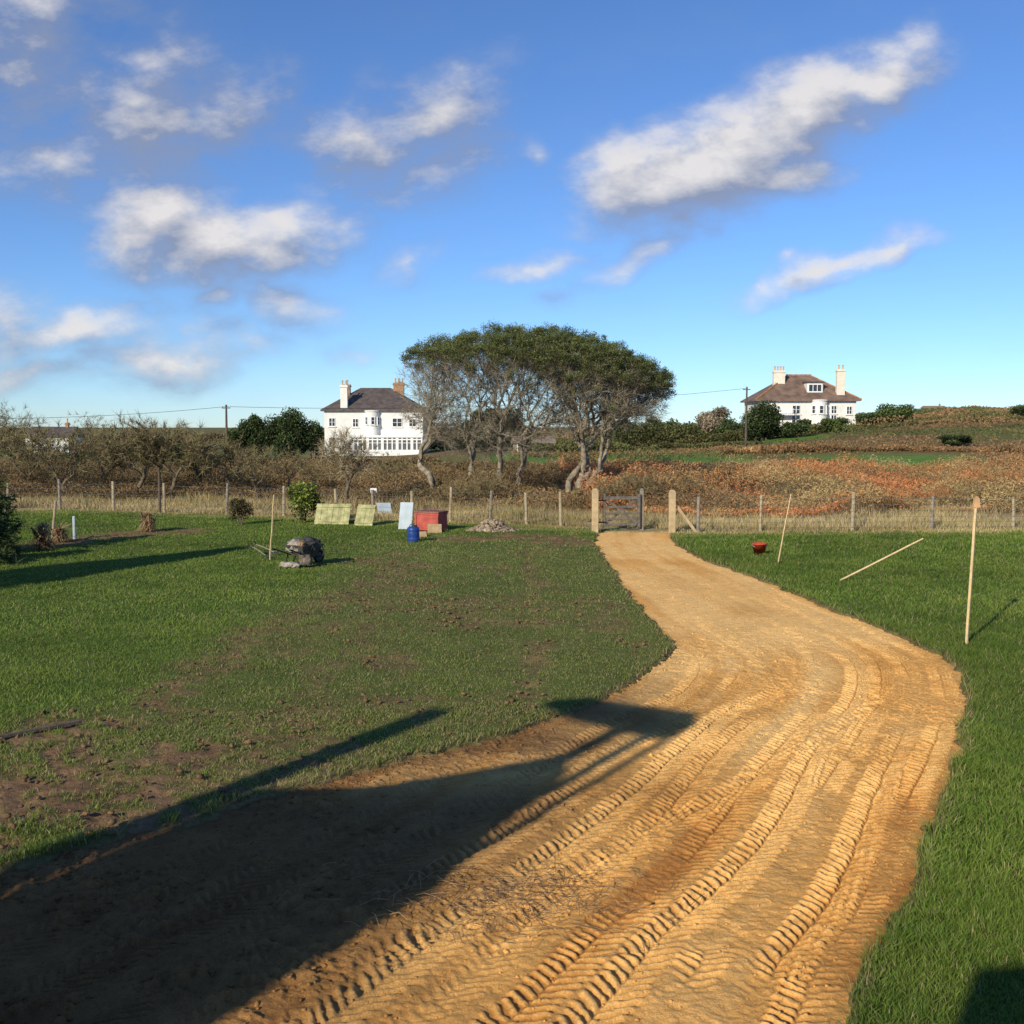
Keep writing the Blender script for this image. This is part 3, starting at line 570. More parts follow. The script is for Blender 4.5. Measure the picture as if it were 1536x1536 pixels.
def dead_plant(u,v,w,h,label):
    x,y=site(u,v); R=root('dead_plant',(x,y,0),label,'plant',group='dead shaggy plants in the flower bed')
    mb=MB()
    for k in range(4):
        a=random.uniform(-.25,.25); mb.tube([(a*.4,random.uniform(-.1,.1),-.03),(a*.8,0,h*.5),(a*1.2,random.uniform(-.1,.1),h*random.uniform(.7,1))],[.05,.04,.02],6)
    mb.obj('stem',M_BARKD,R)
    n=700; P=np.stack([rng.normal(size=n)*w*.12,rng.normal(size=n)*w*.12,rng.random(n)**1.5*h*.75+.08],-1); th=rng.uniform(0,6.28,n); L=rng.uniform(.12,.4,n)
    d=np.stack([np.cos(th)*L,np.sin(th)*L,-L*rng.uniform(-.6,1.1,n)],-1); Q=P+d; Q[:,2]=np.maximum(Q[:,2],.01); s=np.stack([-np.sin(th),np.cos(th),0*th],-1)*.014
    V=np.stack([P-s,P+s,Q],1).reshape(-1,3); Fs=np.arange(3*n).reshape(-1,3); o=mesh_np('leaf',V,Fs,M_DRY,np.repeat(pal(n,[(.38,.25,.14),(.27,.17,.09),(.55,.40,.22)]),3,0)); o.parent=R
dead_plant(66,824,.85,.8,'shaggy dead brown plant with drooping leaves'); dead_plant(222,797,.6,.65,'withered brown plant stump with upright stalks'); dead_plant(90,812,.5,.4,'small heap of dead brown leaves')
# ------------------------------------------------------------------ houses
def hip(w,d,ze,zr,r0,r1,ov=.45,x0=0):
    a,b=x0-ov,x0+w+ov; mb=MB(); m=d/2
    V=[(a,-ov,ze),(b,-ov,ze),(b,d+ov,ze),(a,d+ov,ze),(r0,m,zr),(r1,m,zr),(a,-ov,ze-.22),(b,-ov,ze-.22),(b,d+ov,ze-.22),(a,d+ov,ze-.22)]
    mb.add(V,[(0,1,5,4),(1,2,5),(2,3,4,5),(3,0,4),(6,7,1,0),(7,8,2,1),(8,9,3,2),(9,6,0,3),(9,8,7,6)]); return mb
def window(P,x,y,z,w,h,nm=2,nr=2,normal=-1):
    mb=MB(); t=.09
    mb.box((x,y-.04,z-h/2+t/2),(w,.12,t)).box((x,y-.04,z+h/2-t/2),(w,.12,t))
    for k in range(nm+1): mb.box((x-w/2+t/2+(w-t)*k/nm,y-.035,z),(t,.11,h-2*t-.002))
    for k in range(1,nr): mb.box((x,y-.02,z-h/2+h*k/nr),(w-2*t,.05,.05))
    o=mb.obj('window',M_FRAME,P); MB().box((x,y-.006,z),(w-.06,.02,h-.06)).obj('glass',M_GLASS,o)
    MB().box((x,y-.09,z-h/2-.06),(w+.25,.18,.1)).obj('sill',M_WHITE,o); return o
def chimney(P,x,y,z0,z1,w,dp,m,pots):
    mb=MB().box((x,y,(z0+z1)/2),(w,dp,z1-z0)); mb.box((x,y,z1+.08),(w+.22,dp+.22,.18)); mb.box((x,y,z1+.26),(w+.08,dp+.08,.18)); c=mb.obj('chimney',m,P,.03)
    for k in range(pots): MB().lathe([(.16,0),(.13,.1),(.12,.55),(.16,.6),(.16,.68),(.1,.68)],12,(x-w/2+w*(k+.5)/pots,y,z1+.35)).obj('chimney_pot',M_POT,c)
    return c
def turret(P,x,r,h,y=0):
    mb=MB(); n=14; V=[];
    for z in (0,h):
        for k in range(n+1):
            a=math.pi*k/n; V.append((x-r*math.cos(a),y-r*math.sin(a),z))
    Fs=[(k,k+1,n+2+k,n+1+k) for k in range(n)]; Fs.append(tuple(n+1+k for k in range(n+1)))
    mb.add(V,Fs); mb.lathe([(r+.12,h),(r+.12,h+.18),(.05,h+.28)],24,(x,y,0)); return mb.obj('bay_turret',M_WHITE,P)
def place_house(u,d,name,label):
    x=xat(u,d); g0=float(terrain(x+7,d)); return root(name,(x,d,g0),label,'house',group='white hipped roof houses'),g0
R,g0=place_house(487,157,'white_house','white two storey house with slate hip roof and veranda')
ze=zat(615,157)-g0; zr=zat(583,160)-g0
MB().box((7.4,5,ze/2-.15),(14.7,10,ze+.1)).obj('wall',M_WHITE,R,.03)
hip(14.7,10,ze+.05,zr+.2,4.8,9.4).obj('roof',M_SLATE,R)
chimney(R,3.0,.35,ze+.05,zat(577,157)-g0-.4,1.05,.75,M_WHITE,2); chimney(R,10.7,4.6,ze+.5,zat(570,160)-g0-.7,1.6,.9,M_BRICK,3)
chimney(R,3.0,3.5,ze+1.0,zat(577,160)-g0-.3,.9,.9,M_BRICK,1)
turret(R,7.2,1.05,ze-.25)
for x,z,w,h in [(1.2,4.6,1.0,1.3),(1.2,1.6,1.1,1.5),(4.7,4.5,.9,1.3),(10.9,4.55,1.5,1.35),(13.2,4.5,1.1,1.2)]: window(R,x,0,z+.35,w,h)
for a in (-.8,.2,1.1):
    ow=window(R,0,0,ze-1.6,.6,1.2,1,2); ow.location=(7.2+1.04*math.sin(a),-1.04*math.cos(a),0); ow.rotation_euler=(0,0,a)
mb=MB(); mb.box((9.7,-1.3,2.85),(10.4,2.8,.34)).box((9.7,-2.5,.45),(10.2,.14,.9)).box((9.7,-2.5,2.40),(10.2,.12,.2)).box((9.7,-2.5,1.9),(10.2,.10,.08))
for k in range(15): mb.box((4.65+k*.722,-2.5,1.6),(.20 if k%3 else .42,.16,2.2))
for k in range(4): mb.box((4.65,-2.3+k*.7,1.6),(.12,.12,2.2)); mb.box((14.76,-2.3+k*.7,1.6),(.12,.12,2.2))
v=mb.obj('veranda',M_FRAME,R,.01); MB().box((9.7,-2.46,1.55),(10.1,.03,1.6)).obj('glass',M_GLASSV,v)
mb=MB(); mb.box((2,-2.0,.6),(4,.25,1.2)); mb.box((2,-2.0,1.25),(4.1,.35,.1)); mb.obj('garden_wall',M_WHITE,R)
R,g0=place_house(1135,165,'white_house','white two storey house with dormer and tall chimneys')
ze=zat(600,165)-g0; zr=zat(563,170)-g0
MB().box((7.8,5.2,ze/2-.2),(15.2,10.4,ze+.2)).obj('wall',M_WHITE,R,.03)
rf=hip(15.2,10.4,ze+.05,zr,5.9,9.5,.6,.2).obj('roof',M_SLATEB,R)
MB().tube([(5.7,5.2,zr+.02),(9.7,5.2,zr+.02)],.16,8).tube([(5.9,5.2,zr),(-.4,-.6,ze+.1)],.15,6).tube([(9.5,5.2,zr),(16.0,-.6,ze+.1)],.13,6).obj('ridge_tile',M_RIDGE,rf)
chimney(R,4.1,3.6,ze+.3,zat(559,168)-g0,1.8,.9,M_CREAM,4); chimney(R,13.1,.9,ze+.1,zat(557,165)-g0,1.25,.85,M_CREAM,2)
turret(R,9.6,1.25,ze-.15); 
for a in (-.95,0,.95):
    ow=window(R,0,0,ze-1.5,.7,1.3,1,2); ow.location=(9.6+1.24*math.sin(a),-1.24*math.cos(a),0); ow.rotation_euler=(0,0,a)
for x,z,w,h in [(1.3,ze-1.5,1.1,1.3),(6.0,ze-1.5,1.3,1.4),(11.9,ze-1.5,.9,1.3),(14.3,ze-1.6,.9,1.3),(3,1.8,1.2,1.5),(6,1.8,1.4,1.5),(11.9,1.8,.9,1.5)]: window(R,x,0,z,w,h)
dz=zat(582,166)-g0; mb=MB().box((9.2,2.3,dz),(2.5,2.4,1.7)); D=mb.obj('dormer',M_WHITE,R,.02); MB().box((9.2,2.2,dz+.95),(2.9,2.8,.16)).obj('roof',M_SLATE,D)
window(D,9.2,1.09,dz,2.1,1.2,3,1)
mb=MB(); mb.box((3.6,-.7,ze-2.3),(3.4,1.4,.15)); 
for k in range(12): mb.box((2.0+k*.29,-1.35,ze-1.85),(.05,.05,.8))
mb.box((3.6,-1.35,ze-1.4),(3.4,.08,.07)); mb.obj('balcony',M_FRAME,R)
def shed_house(u,d,w,h,rh,label,rm=M_SLATE,wm=M_WHITE):
    x=xat(u,d); g_=float(terrain(x,d)); R=root('distant_house',(x,d,g_),label,'house',group='small distant houses')
    MB().box((0,3,h/2-.2),(w,6,h+.4)).obj('wall',wm,R); mb=MB(); o_=.3
    mb.add([(-w/2-o_,-o_,h),(w/2+o_,-o_,h),(w/2+o_,6+o_,h),(-w/2-o_,6+o_,h),(-w/2-o_,3,h+rh),(w/2+o_,3,h+rh)],[(0,1,5,4),(2,3,4,5),(1,2,5),(3,0,4),(3,2,1,0)]); mb.obj('roof',rm,R)
    chimney(R,w*.3,3,h+rh*.5,h+rh+.3,.5,.5,M_BRICK,1)
    for k in(-.3,.1,): window(R,w*k,0,h*.6,1,1)
shed_house(72,170,7,2.6,1.7,'small white cottage with grey roof among bare trees'); shed_house(1402,420,8,1.9,1.0,'distant white bungalow on the skyline',M_SLATE2)
shed_house(800,130,5,1.1,.9,'low outbuilding with pale roof behind the trees',M_SLATE2,M_SLATE2)
# ------------------------------------------------------------------ poles and wires
def pole(u,d,vt,label):
    x=xat(u,d); g_=float(terrain(x,d)); zt_=zat(vt,d); R=root('utility_pole',(x,d,g_),label,'pole',group='wooden utility poles')
    MB().tube([(0,0,-.3),(0,0,(zt_-g_)*.5),(0.02,0,zt_-g_)],[.15,.13,.10],10).obj('post',M_POLE,R); MB().beam((-.45,0,zt_-g_-.35),(.45,0,zt_-g_-.35),.08,.1).obj('crossarm',M_POLE,R)
    for k in(-.38,.38): MB().lathe([(.03,0),(.06,.04),(.04,.1),(.06,.14),(.02,.2)],10,(k,0,zt_-g_-.29)).obj('insulator',M_WHITE,R)
    return (x,d,zt_-.2)
pA=pole(341,112,607,'slim dark wooden pole carrying overhead wires'); pB=pole(1118,130,580,'tall dark wooden pole carrying overhead wires'); pC=(xat(-260,105),105,pA[2]-.9); 
def wire(p,q,sag,label,r=.020):
    o=[]; 
    for i in range(25):
        t=i/24; o.append(((q[0]-p[0])*t,(q[1]-p[1])*t,(q[2]-p[2])*t-4*sag*t*(1-t)))
    w=MB().tube(o,r,5).obj('overhead_wire',M_BLACK,None,loc=p); tag(w,label,'wire','overhead wires between poles')
wire(pA,pB,1.0,'dark overhead wire strung between wooden poles'); wire(pA,pC,.8,'dark overhead wire running above bare trees')
pole(-260,105,614,'slim dark wooden pole carrying overhead wires')
# ------------------------------------------------------------------ fence, gate
def fence(xs_,label):
    x0=xs_[0]; R=root('wire_fence',(x0,float(fy(x0)),0),label,'fence',group='post and wire fences')
    base=[];
    for i,x in enumerate(xs_):
        y=float(fy(x)); h=random.uniform(1.0,1.22); lx=random.uniform(-.06,.06); a=(x-x0,y-fy(x0),-.1); b=(x-x0+lx,y-fy(x0)+random.uniform(-.03,.03),h); w_=random.uniform(.045,.062)
        mb=MB().tube([a,((a[0]+b[0])/2,a[1],h/2),b],[w_,w_*.97,w_*.9],9); mb.obj('fence_post',M_POST if i%3 else M_GREY,R); base.append((a,b))
    mb=MB()
    for z in (.12,.28,.44,.62,.82,1.0):
        pts=[(a[0],a[1]-.065,z) for a,b in base]; mb.tube(pts,.004,4)
    for (a,b),(c,d_) in zip(base[:-1],base[1:]):
        n=max(2,int(abs(c[0]-a[0])/.3))
        for k in range(n): t=k/n; mb.tube([(a[0]+(c[0]-a[0])*t,a[1]+(c[1]-a[1])*t-.065,.12),(a[0]+(c[0]-a[0])*t,a[1]+(c[1]-a[1])*t-.065,.82)],.0028,3)
    mb.obj('netting',M_WIRE,R)
gl=xat(893,31.9); grx=xat(1009,31.7)
fence([xat(u,float(fy((u-768)/F*38))) for u in (-160,-70,5,85,165,243,338,425,505,560,618,675,735,790,842)],'timber posts with wire netting bordering the lawn')
fence([xat(u,32.2) for u in (1045,1140,1280,1403,1530,1640,1760)],'timber posts with wire netting beside the bracken field')
def gpost(x,y,h,label):
    R=MB().box((0,0,h/2-.1),(.2,.2,h+.2)).box((0,0,h+.03),(.2,.2,.06),None,(.5,.5)).obj('gate_post',M_FRESH,None,.015,loc=(x,y,0)); tag(R,label,'gate post','gate posts at the field entrance')
gpost(gl,31.9,1.27,'thick square timber gate post beside the field gate'); gpost(grx,31.7,1.24,'thick square timber gate post at the track end')
GA=math.radians(10); L=1.18; xg,yg=xat(905,32.1),32.1
R=root('field_gate',(xg,yg,0),'weathered grey five bar wooden gate with crossed braces','gate',GA)
for z in (.20,.37,.54,.74,1.02): MB().box((L/2,0,z),(L-.16,.035,.07 if z<1 else .10)).obj('rail',M_GATE,R,.006)
MB().box((.04,0,.62),(.08,.075,1.08)).obj('stile',M_GATE,R,.008); MB().box((L-.04,0,.62),(.08,.07,1.05)).obj('stile',M_GATE,R,.008)
MB().beam((.1,-.036,.98),(L-.1,-.036,.22),.028,.07).obj('brace',M_GATE,R,.004); MB().beam((.1,.036,.22),(L-.1,.036,.98),.028,.07).obj('brace',M_GATE,R,.004)
MB().box((-.03,-.05,.95),(.24,.02,.045)).obj('hinge',M_BLACK,R); MB().box((-.03,-.05,.28),(.24,.02,.045)).obj('hinge',M_BLACK,R)
x,y=xat(963,32.45),32.45; p=MB().box((0,0,.58),(.12,.12,1.32)).box((0,0,1.27),(.12,.12,.05),None,(.5,.5)).obj('gate_post',M_GREY,None,.01,loc=(x,y,0)); tag(p,'thinner grey timber post holding the gate end','gate post','gate posts at the field entrance')
s_p=MB().beam((0,0,-.05),(-.62,0,.78),.08,.09).obj('support_strut',M_FRESH,None,.008,loc=(grx+.78,31.75,0)); tag(s_p,'diagonal timber strut bracing the gate post','strut')
def odd_post(u,v,vt,m,label,r=.05,nm='marker_post',lean=0):
    x,y=site(u,v); h=zat(vt,y); o=MB().tube([(0,0,-.05),(lean*.5,0,h/2),(lean,0,h),(lean,0,h+.02)],[r,r*.95,r*.9,r*.3],8).obj(nm,m,None,loc=(x,y,0)); tag(o,label,'post')
odd_post(112,808,775,M_PALE,'short pale blue post standing on the lawn'); odd_post(78,812,752,M_POST,'leaning timber stake in the flower bed',.04,lean=.14); odd_post(240,770,702,M_POLE,'slim timber post behind the fence',.05)
# ------------------------------------------------------------------ stakes
def stake(b,t,label,m=M_LATH,w=.028,cap=False):
    x,y=site(*b); X2=xat(t[0],y,t[1]); Z2=zat(t[1],y)
    R=root('wooden_stake',(x,y,0),label,'stake',group='pale timber stakes marking the lawn')
    dv=Vector((X2-x,0,Z2)); p0=-dv.normalized()*.12
    mb=MB(); n=6; pts=[p0+(dv-p0)*k/n+Vector((random.uniform(-.006,.006),0,0)) for k in range(n+1)]
    mb.tube(pts,[w*.72]*(n)+[w*.6],4); mb.obj('shaft',m,R)
    if cap:
        mb=MB(); d=dv; mb.add([(d.x-.05,-.025,d.z-.13),(d.x+.05,-.025,d.z-.13),(d.x+.035,-.025,d.z+.0),(d.x,-.025,d.z+.04),(d.x-.035,-.025,d.z),(d.x-.05,.025,d.z-.13),(d.x+.05,.025,d.z-.13),(d.x+.035,.025,d.z+.0),(d.x,.025,d.z+.04),(d.x-.035,.025,d.z)],
          [(0,1,2,3,4),(9,8,7,6,5),(0,5,6,1),(1,6,7,2),(2,7,8,3),(3,8,9,4),(4,9,5,0)]); mb.obj('cap',mat('pale_orange_timber',(.58,.34,.17),.8,.2),R)
stake((1450,965),(1465,748),'tall pale timber stake with orange cap on the lawn',w=.034,cap=True)
stake((1167,845),(1187,741),'thin pale timber stake leaning on the lawn',w=.024); stake((405,840),(411,742),'thin pale timber stake standing near a wheelbarrow',w=.026)
stake((1260,871),(1385,808),'pale timber stake slanting low over the lawn',w=.032)
a=site(-60,1120);b=site(122,1086); pk=MB().beam((0,0,.02),(b[0]-a[0],b[1]-a[1],.03),.045,.035).obj('timber_batten',M_OLD,None,.006,loc=(a[0],a[1],0)); tag(pk,'old dark timber batten lying on patchy grass','timber')
# ------------------------------------------------------------------ bucket
x,y=site(1139,832); R=root('bucket',(x,y,0),'red plastic bucket standing on the lawn','bucket')
MB().lathe([(.0,.015),(.125,.015),(.13,0),(.175,.26),(.19,.262),(.19,.29),(.172,.29),(.125,.03),(0,.03)],28).obj('body',M_RED,R,smooth=True)
MB().tube([(.19*math.cos(t_),-.02-.10*math.sin(t_),.27-.10*math.sin(t_)) for t_ in np.linspace(0,math.pi,14)],.006,6).obj('handle',M_WIRE,R)
MB().lathe([(0,.2),(.1,.23),(.15,.21)],16).obj('soil_fill',M_SACK,R)
# ------------------------------------------------------------------ wheelbarrow
x,y=site(455,848); R=root('wheelbarrow',(x,y,0),'low muddy black wheelbarrow heaped with slumped bags','wheelbarrow',math.radians(60)); R.scale=(.88,.92,.80)
mb=MB(); o_=[(-.38,-.30,.62),(.46,-.33,.60),(.46,.33,.60),(-.38,.30,.62)]; i_=[(-.22,-.19,.30),(.22,-.20,.26),(.22,.20,.26),(-.22,.19,.30)]
V=o_+i_+[(a_*.95,b_*.93,c_-.0) for a_,b_,c_ in o_]+[(a_*.93,b_*.9,c_+.02) for a_,b_,c_ in i_]
mb.add(V,[(0,1,5,4),(1,2,6,5),(2,3,7,6),(3,0,4,7),(7,6,5,4),(8,12,13,9),(9,13,14,10),(10,14,15,11),(11,15,12,8),(12,15,14,13),(0,8,9,1),(1,9,10,2),(2,10,11,3),(3,11,8,0)])
mb.obj('tray',M_TRAY,R,.01)
mb=MB()
for s1 in(-1,1):
    mb.tube([(-.72,.28*s1,.52),(-.45,.27*s1,.42),(-.1,.23*s1,.28),(.3,.14*s1,.22),(.62,.07*s1,.2)],.017,8)
    mb.tube([(-.30,.25*s1,.36),(-.38,.25*s1,.0),(-.18,.24*s1,.0),(-.02,.22*s1,.27)],.015,8)
mb.tube([(-.38,-.25,.05),(-.38,.25,.05)],.012,6); mb.tube([(.62,-.07,.2),(.62,.07,.2)],.02,8); mb.tube([(.70,-.1,.38),(.70,.1,.38),(.3,.2,.5)],.012,6); mb.obj('frame',M_BLACK,R,smooth=True)
for s1 in(-1,1): MB().tube([(-.84,.285*s1,.56),(-.70,.28*s1,.515)],.024,8).obj('handle_grip',M_BLACK,R)
RX=Matrix.Rotation(math.pi/2,3,'X'); w=MB().lathe([(.12,-.03),(.17,-.045),(.195,-.03),(.2,0),(.195,.03),(.17,.045),(.12,.03),(.12,-.03)],24,(.62,0,.2),RX).obj('wheel',M_BLACK,R,smooth=True)
MB().lathe([(.0,-.02),(.12,-.02),(.125,0),(.12,.02),(0,.02)],20,(.62,0,.2),RX).obj('rim',M_TRAY,w)
x0,y0=x,y
def lump(c,r,name,m,label,cat,sq=(1,1,1),sd=0):
    V,Fs=ico(4); fold=fbm(V[:,0]*3.1+5+sd,V[:,1]*3.1+V[:,2]*2.4,4,sd+3); crease=np.abs(fbm(V[:,0]*4+V[:,2]*3,V[:,1]*4+9,3,sd+8)-.5)
    V=np.sign(V)*np.abs(V)**.60; V=V*(.60+.45*fold+.9*crease)[:,None]*np.array(sq)*r; V[:,2]=np.maximum(V[:,2],-.35*r)
    o=mesh_np(name,V,Fs,m,None,False); o.location=c; o.rotation_euler=(0,0,sd*.7); tag(o,label,cat); return o
lump((x0-.10,y0,.42),.24,'cement_sack',M_CLOTH,'crumpled grey muddy sack lying in the wheelbarrow','sack',(1.1,1,.75),1); lump((x0+.14,y0+.06,.44),.22,'dark_bag',M_BAG,'grey black slumped tool bag on the wheelbarrow load','bag',(1,1,.85),2)
lump((x0-.02,y0-.14,.50),.11,'canvas_roll',M_TANC,'rolled tan canvas tucked on the wheelbarrow load','canvas',(1.6,.8,.6),3)
lump((x0-.22,y0-.30,.05),.16,'dust_cloth',M_CLOTH,'pale dusty cloth dropped beside the wheelbarrow','cloth',(1.6,1,.45),4); lump((x0+.12,y0-.34,.12),.15,'dust_cloth',M_SACK,'brown crumpled cloth against the wheelbarrow leg','cloth',(.9,.7,1.2),5)
hp=MB().tube([(.27*math.cos(t_),.02*math.sin(3*t_),.26+.26*math.sin(t_)) for t_ in np.linspace(-.35,3.5,22)],.018,8).obj('hose_loop',M_BLACK,None,smooth=True,loc=(x0+.26,y0-.30,.08)); tag(hp,'black rubber hose loop hanging on the wheelbarrow','hose')
def tool(a,b,label,nm,head):
    p=site(*a);q_=site(*b); R=root(nm,(p[0],p[1],0),label,'tool',group='garden tools lying by the wheelbarrow')
    d=Vector((q_[0]-p[0],q_[1]-p[1],0)); dn=d.normalized(); sn=Vector((-dn.y,dn.x,0)); d=dn*.85
    MB().tube([(0,0,.22),d*.5+Vector((0,0,.16)),d+Vector((0,0,.06))],.013,8).obj('shaft',M_GREY,R)
    MB().tube([sn*-.08+Vector((0,0,.22)),sn*.08+Vector((0,0,.22))],.014,8).tube([sn*-.08+Vector((0,0,.22)),dn*.12+Vector((0,0,.21))],.01,6).tube([sn*.08+Vector((0,0,.22)),dn*.12+Vector((0,0,.21))],.01,6).obj('handle',M_BLACK,R)
    mb=MB(); e=d+Vector((0,0,.05))
    if head=='spade': mb.add([e-sn*.09+Vector((0,0,.02)),e+sn*.09+Vector((0,0,.02)),e+sn*.09+dn*.2,e+sn*.04+dn*.29,e-sn*.04+dn*.29,e-sn*.09+dn*.2,e+Vector((0,0,-.01))],[(0,1,2,3,4,5),(5,4,3,2,1,6,0)])
    else:
        mb.tube([e-sn*.1,e+sn*.1],.011,6)
        for k in (-.1,-.033,.033,.1): mb.tube([e+sn*k,e+sn*k+dn*.12+Vector((0,0,-.02)),e+sn*k+dn*.28],[.009,.008,.003],6)
    mb.obj('blade' if head=='spade' else 'tines',M_TRAY,R)
tool((376,832),(440,846),'spade with grey shaft lying toward the wheelbarrow','spade','spade'); tool((380,828),(445,836),'garden fork lying beside the wheelbarrow','garden_fork','fork')
# ------------------------------------------------------------------ pile of materials
def board(u,v,w,h,m,label,nm,tilt=20,rz=0,th=.03,planks=0,group=None):
    x,y=site(u,v); R=Matrix.Rotation(math.radians(rz),3,'Z')@Matrix.Rotation(math.radians(-tilt),3,'X'); mb=MB()
    if planks:
        for k in range(planks): mb.box(R@Vector((-w/2+w*(k+.5)/planks,random.uniform(-.004,.004),h/2)),(w/planks-.006,th,h*random.uniform(.97,1)),R)
        for z in(.15,.85): mb.box(R@Vector((0,-.03,h*z)),(w,.03,.06),R)
    else: mb.box(R@Vector((0,0,h/2)),(w,th,h),R)
    o=mb.obj(nm,m,None,.004,loc=(x,y,0),jit=.006); tag(o,label,'board',group); return o
board(497,787,1.15,.76,M_MOSS,'mossy olive timber boarding leaning by the fence','leaning_pallet',30,-6,.03,6); board(545,789,.62,.76,M_MOSS,'smaller mossy timber boarding leaning by the fence','leaning_pallet',28,-14,.03,4)
board(607,794,.42,.88,M_PALE,'pale blue grey board leaning against a red crate','pale_board',22,-8); board(652,800,.42,.30,M_PLY,'offcut of plywood leaning against the red crate','plywood_sheet',30,5); board(628,806,.5,.22,M_PLY,'offcut of plywood lying behind the blue drum','plywood_sheet',50,15)
x,y=site(640,797); R=root('red_crate',(x,y,0),'faded red rectangular box crate on the lawn','crate',math.radians(-24))
mb=MB().box((0,.30,.28),(.80,.60,.52)); 
for z in (.04,.52): mb.box((0,.30,z+.01),(.84,.64,.05))
for sx in (-.38,.38): mb.box((sx,.0,.28),(.06,.05,.46))
mb.obj('body',M_REDP,R,.01); MB().box((0,.30,.585),(.86,.66,.05)).obj('lid',M_REDD,R,.01)
x,y=site(620,813); R=root('blue_drum',(x,y,0),'small dark blue plastic drum on the grass','drum')
MB().lathe([(0,0),(.15,0),(.17,.02),(.172,.12),(.165,.14),(.172,.16),(.172,.28),(.165,.3),(.172,.32),(.165,.4),(.12,.43),(0,.43)],24).obj('body',M_BLUE,R,smooth=True); MB().lathe([(.04,.43),(.045,.47),(0,.47)],12,(.07,0,0)).obj('cap',M_BLACK,R); MB().tube([(-.1,0,.43),(-.08,0,.49),(.0,0,.49),(.02,0,.43)],.012,6).obj('handle',M_BLUE,R)
x,y=site(738,796); n=420; a=rng.uniform(0,6.28,n); r=rng.random(n)**.6*.8; z=.36*np.exp(-(r/.45)**2)*rng.random(n)**.4; sz=rng.uniform(.03,.09,n)
o=stones('rubble_heap',np.stack([x+np.cos(a)*r,y+np.sin(a)*r*.7,z],-1),sz,pal(n,[(.36,.28,.19),(.26,.20,.14),(.44,.35,.24)]),M_DRY,.8); tag(o,'low heap of brown grey stone rubble near the gate','rubble',kind='stuff')
board(578,772,.5,.5,M_PALE,'small teal plastic sheet behind the fence','plastic_sheet',35,20)
R=root('notice_board',(xat(561,36.5),36.3,0),'small plain white notice on a post at the fence','sign'); MB().box((0,0,1.0),(.22,.02,.15)).obj('sign_face',M_FRAME,R,.004); MB().box((0,.03,.5),(.04,.04,1.15)).obj('post',M_POST,R)
n=420; bx,by=site(760,1340); x=bx+rng.normal(size=n)*.5; y=by+rng.normal(size=n)*.3; th=rng.uniform(0,3.14,n); L=rng.uniform(.03,.13,n)
sg=np.stack([np.stack([x-np.cos(th)*L,y-np.sin(th)*L,-.02+rng.random(n)*.02],-1),np.stack([x,y+rng.normal(size=n)*.01,-.01+rng.random(n)*.03],-1),np.stack([x+np.cos(th)*L,y+np.sin(th)*L,-.02+rng.random(n)*.02],-1)],1)
V,Fs=tubes(sg,np.full((n,3),.0020),3); o=mesh_np('dead_roots',V,Fs,M_TWIG,np.repeat(pal(n,[(.40,.26,.14),(.20,.12,.07)]),9,0)); tag(o,'scattered dead roots and twigs on the dirt track','twigs',kind='stuff')
# ------------------------------------------------------------------ unseen buildings behind the viewer, shaped to cast the track and lawn shadows
EL=math.radians(25); AZ=math.radians(33); te=math.tan(EL); b0=-4.0
pxy=lambda p,a:(p*math.cos(AZ)+a*math.sin(AZ),-p*math.sin(AZ)+a*math.cos(AZ))
x,y=pxy(-5.55,b0); R=root('shadow_building',(x,y,0),'unseen building shaped to cast a shadow on the track','building',-AZ)  # out of view; outline follows the shadow it has to throw
hz=lambda a_:(a_-b0)*te
prof=[(-1.25,6.3),(-.55,6.9),(.05,7.9),(.45,8.7),(.72,8.2),(.95,6.6),(1.19,5.6)]
nP=len(prof); V=[(p,0,0) for p,_ in prof]+[(p,0,hz(a_)) for p,a_ in prof]; V+=[(p,-3.2,0) for p,_ in prof]+[(p,-3.2,hz(a_)) for p,a_ in prof]
Fs=[(i,i+nP,i+1+nP,i+1) for i in range(nP-1)]+[(i+2*nP,i+1+2*nP,i+1+3*nP,i+3*nP) for i in range(nP-1)]+[(0,2*nP,3*nP,nP),(nP-1,2*nP-1,4*nP-1,3*nP-1)]
MB().add(V,Fs).obj('wall',M_PLY,R)
V=[(p*1.02,.06,hz(a_)+.02) for p,a_ in prof]+[(p*1.02,-3.26,hz(a_)+.02) for p,a_ in prof]
MB().add(V,[(i,i+1,i+1+nP,i+nP) for i in range(nP-1)]).obj('roof',M_SLATE,R)
MB().box((-1.46,-.25,hz(9.4)/2),(.34,.5,hz(9.4))).obj('chimney',M_BRICK,R)  # upright block added for the narrow shadow band
h2=hz(9.85);h3=hz(10.85)
for xx_,rr_,zb_ in ((.50,.09,hz(8.3)),(.84,.06,hz(6.6)),(1.07,.045,hz(5.5))): MB().tube([(xx_,0,zb_),(xx_,0,h2+.1)],rr_,8).obj('shadow_bar',M_POLE,R)  # bars added for the thin shadow lines
MB().add([(-.65,-.06,h2+.16),(-.1,-.06,h2+.02),(1.0,-.06,h2-.05),(1.12,-.06,h3-.22),(.95,-.06,h3),(-.3,-.06,h3-.06),(-.62,-.06,h3-.2),(-.65,.06,h2+.16),(-.1,.06,h2+.02),(1.0,.06,h2-.05),(1.12,.06,h3-.22),(.95,.06,h3),(-.3,.06,h3-.06),(-.62,.06,h3-.2)],
  [(0,1,2,3,4,5,6),(13,12,11,10,9,8,7)]+[(i,i+7,(i+1)%7+7,(i+1)%7) for i in range(7)]).obj('shadow_panel',M_GREY,R)  # outline shaped for the shadow patch at the far end
MB().box((.3,.02,1.0),(.8,.06,2.0)).obj('door',M_GREY,R)
x,y=pxy(.65,-3.4); R=root('lawn_shadow_block',(x,y,0),'unseen block added to shade the lawn corner','building',-AZ); hh_=(6.5+3.4)*te  # added out of view to throw shade on the near right grass
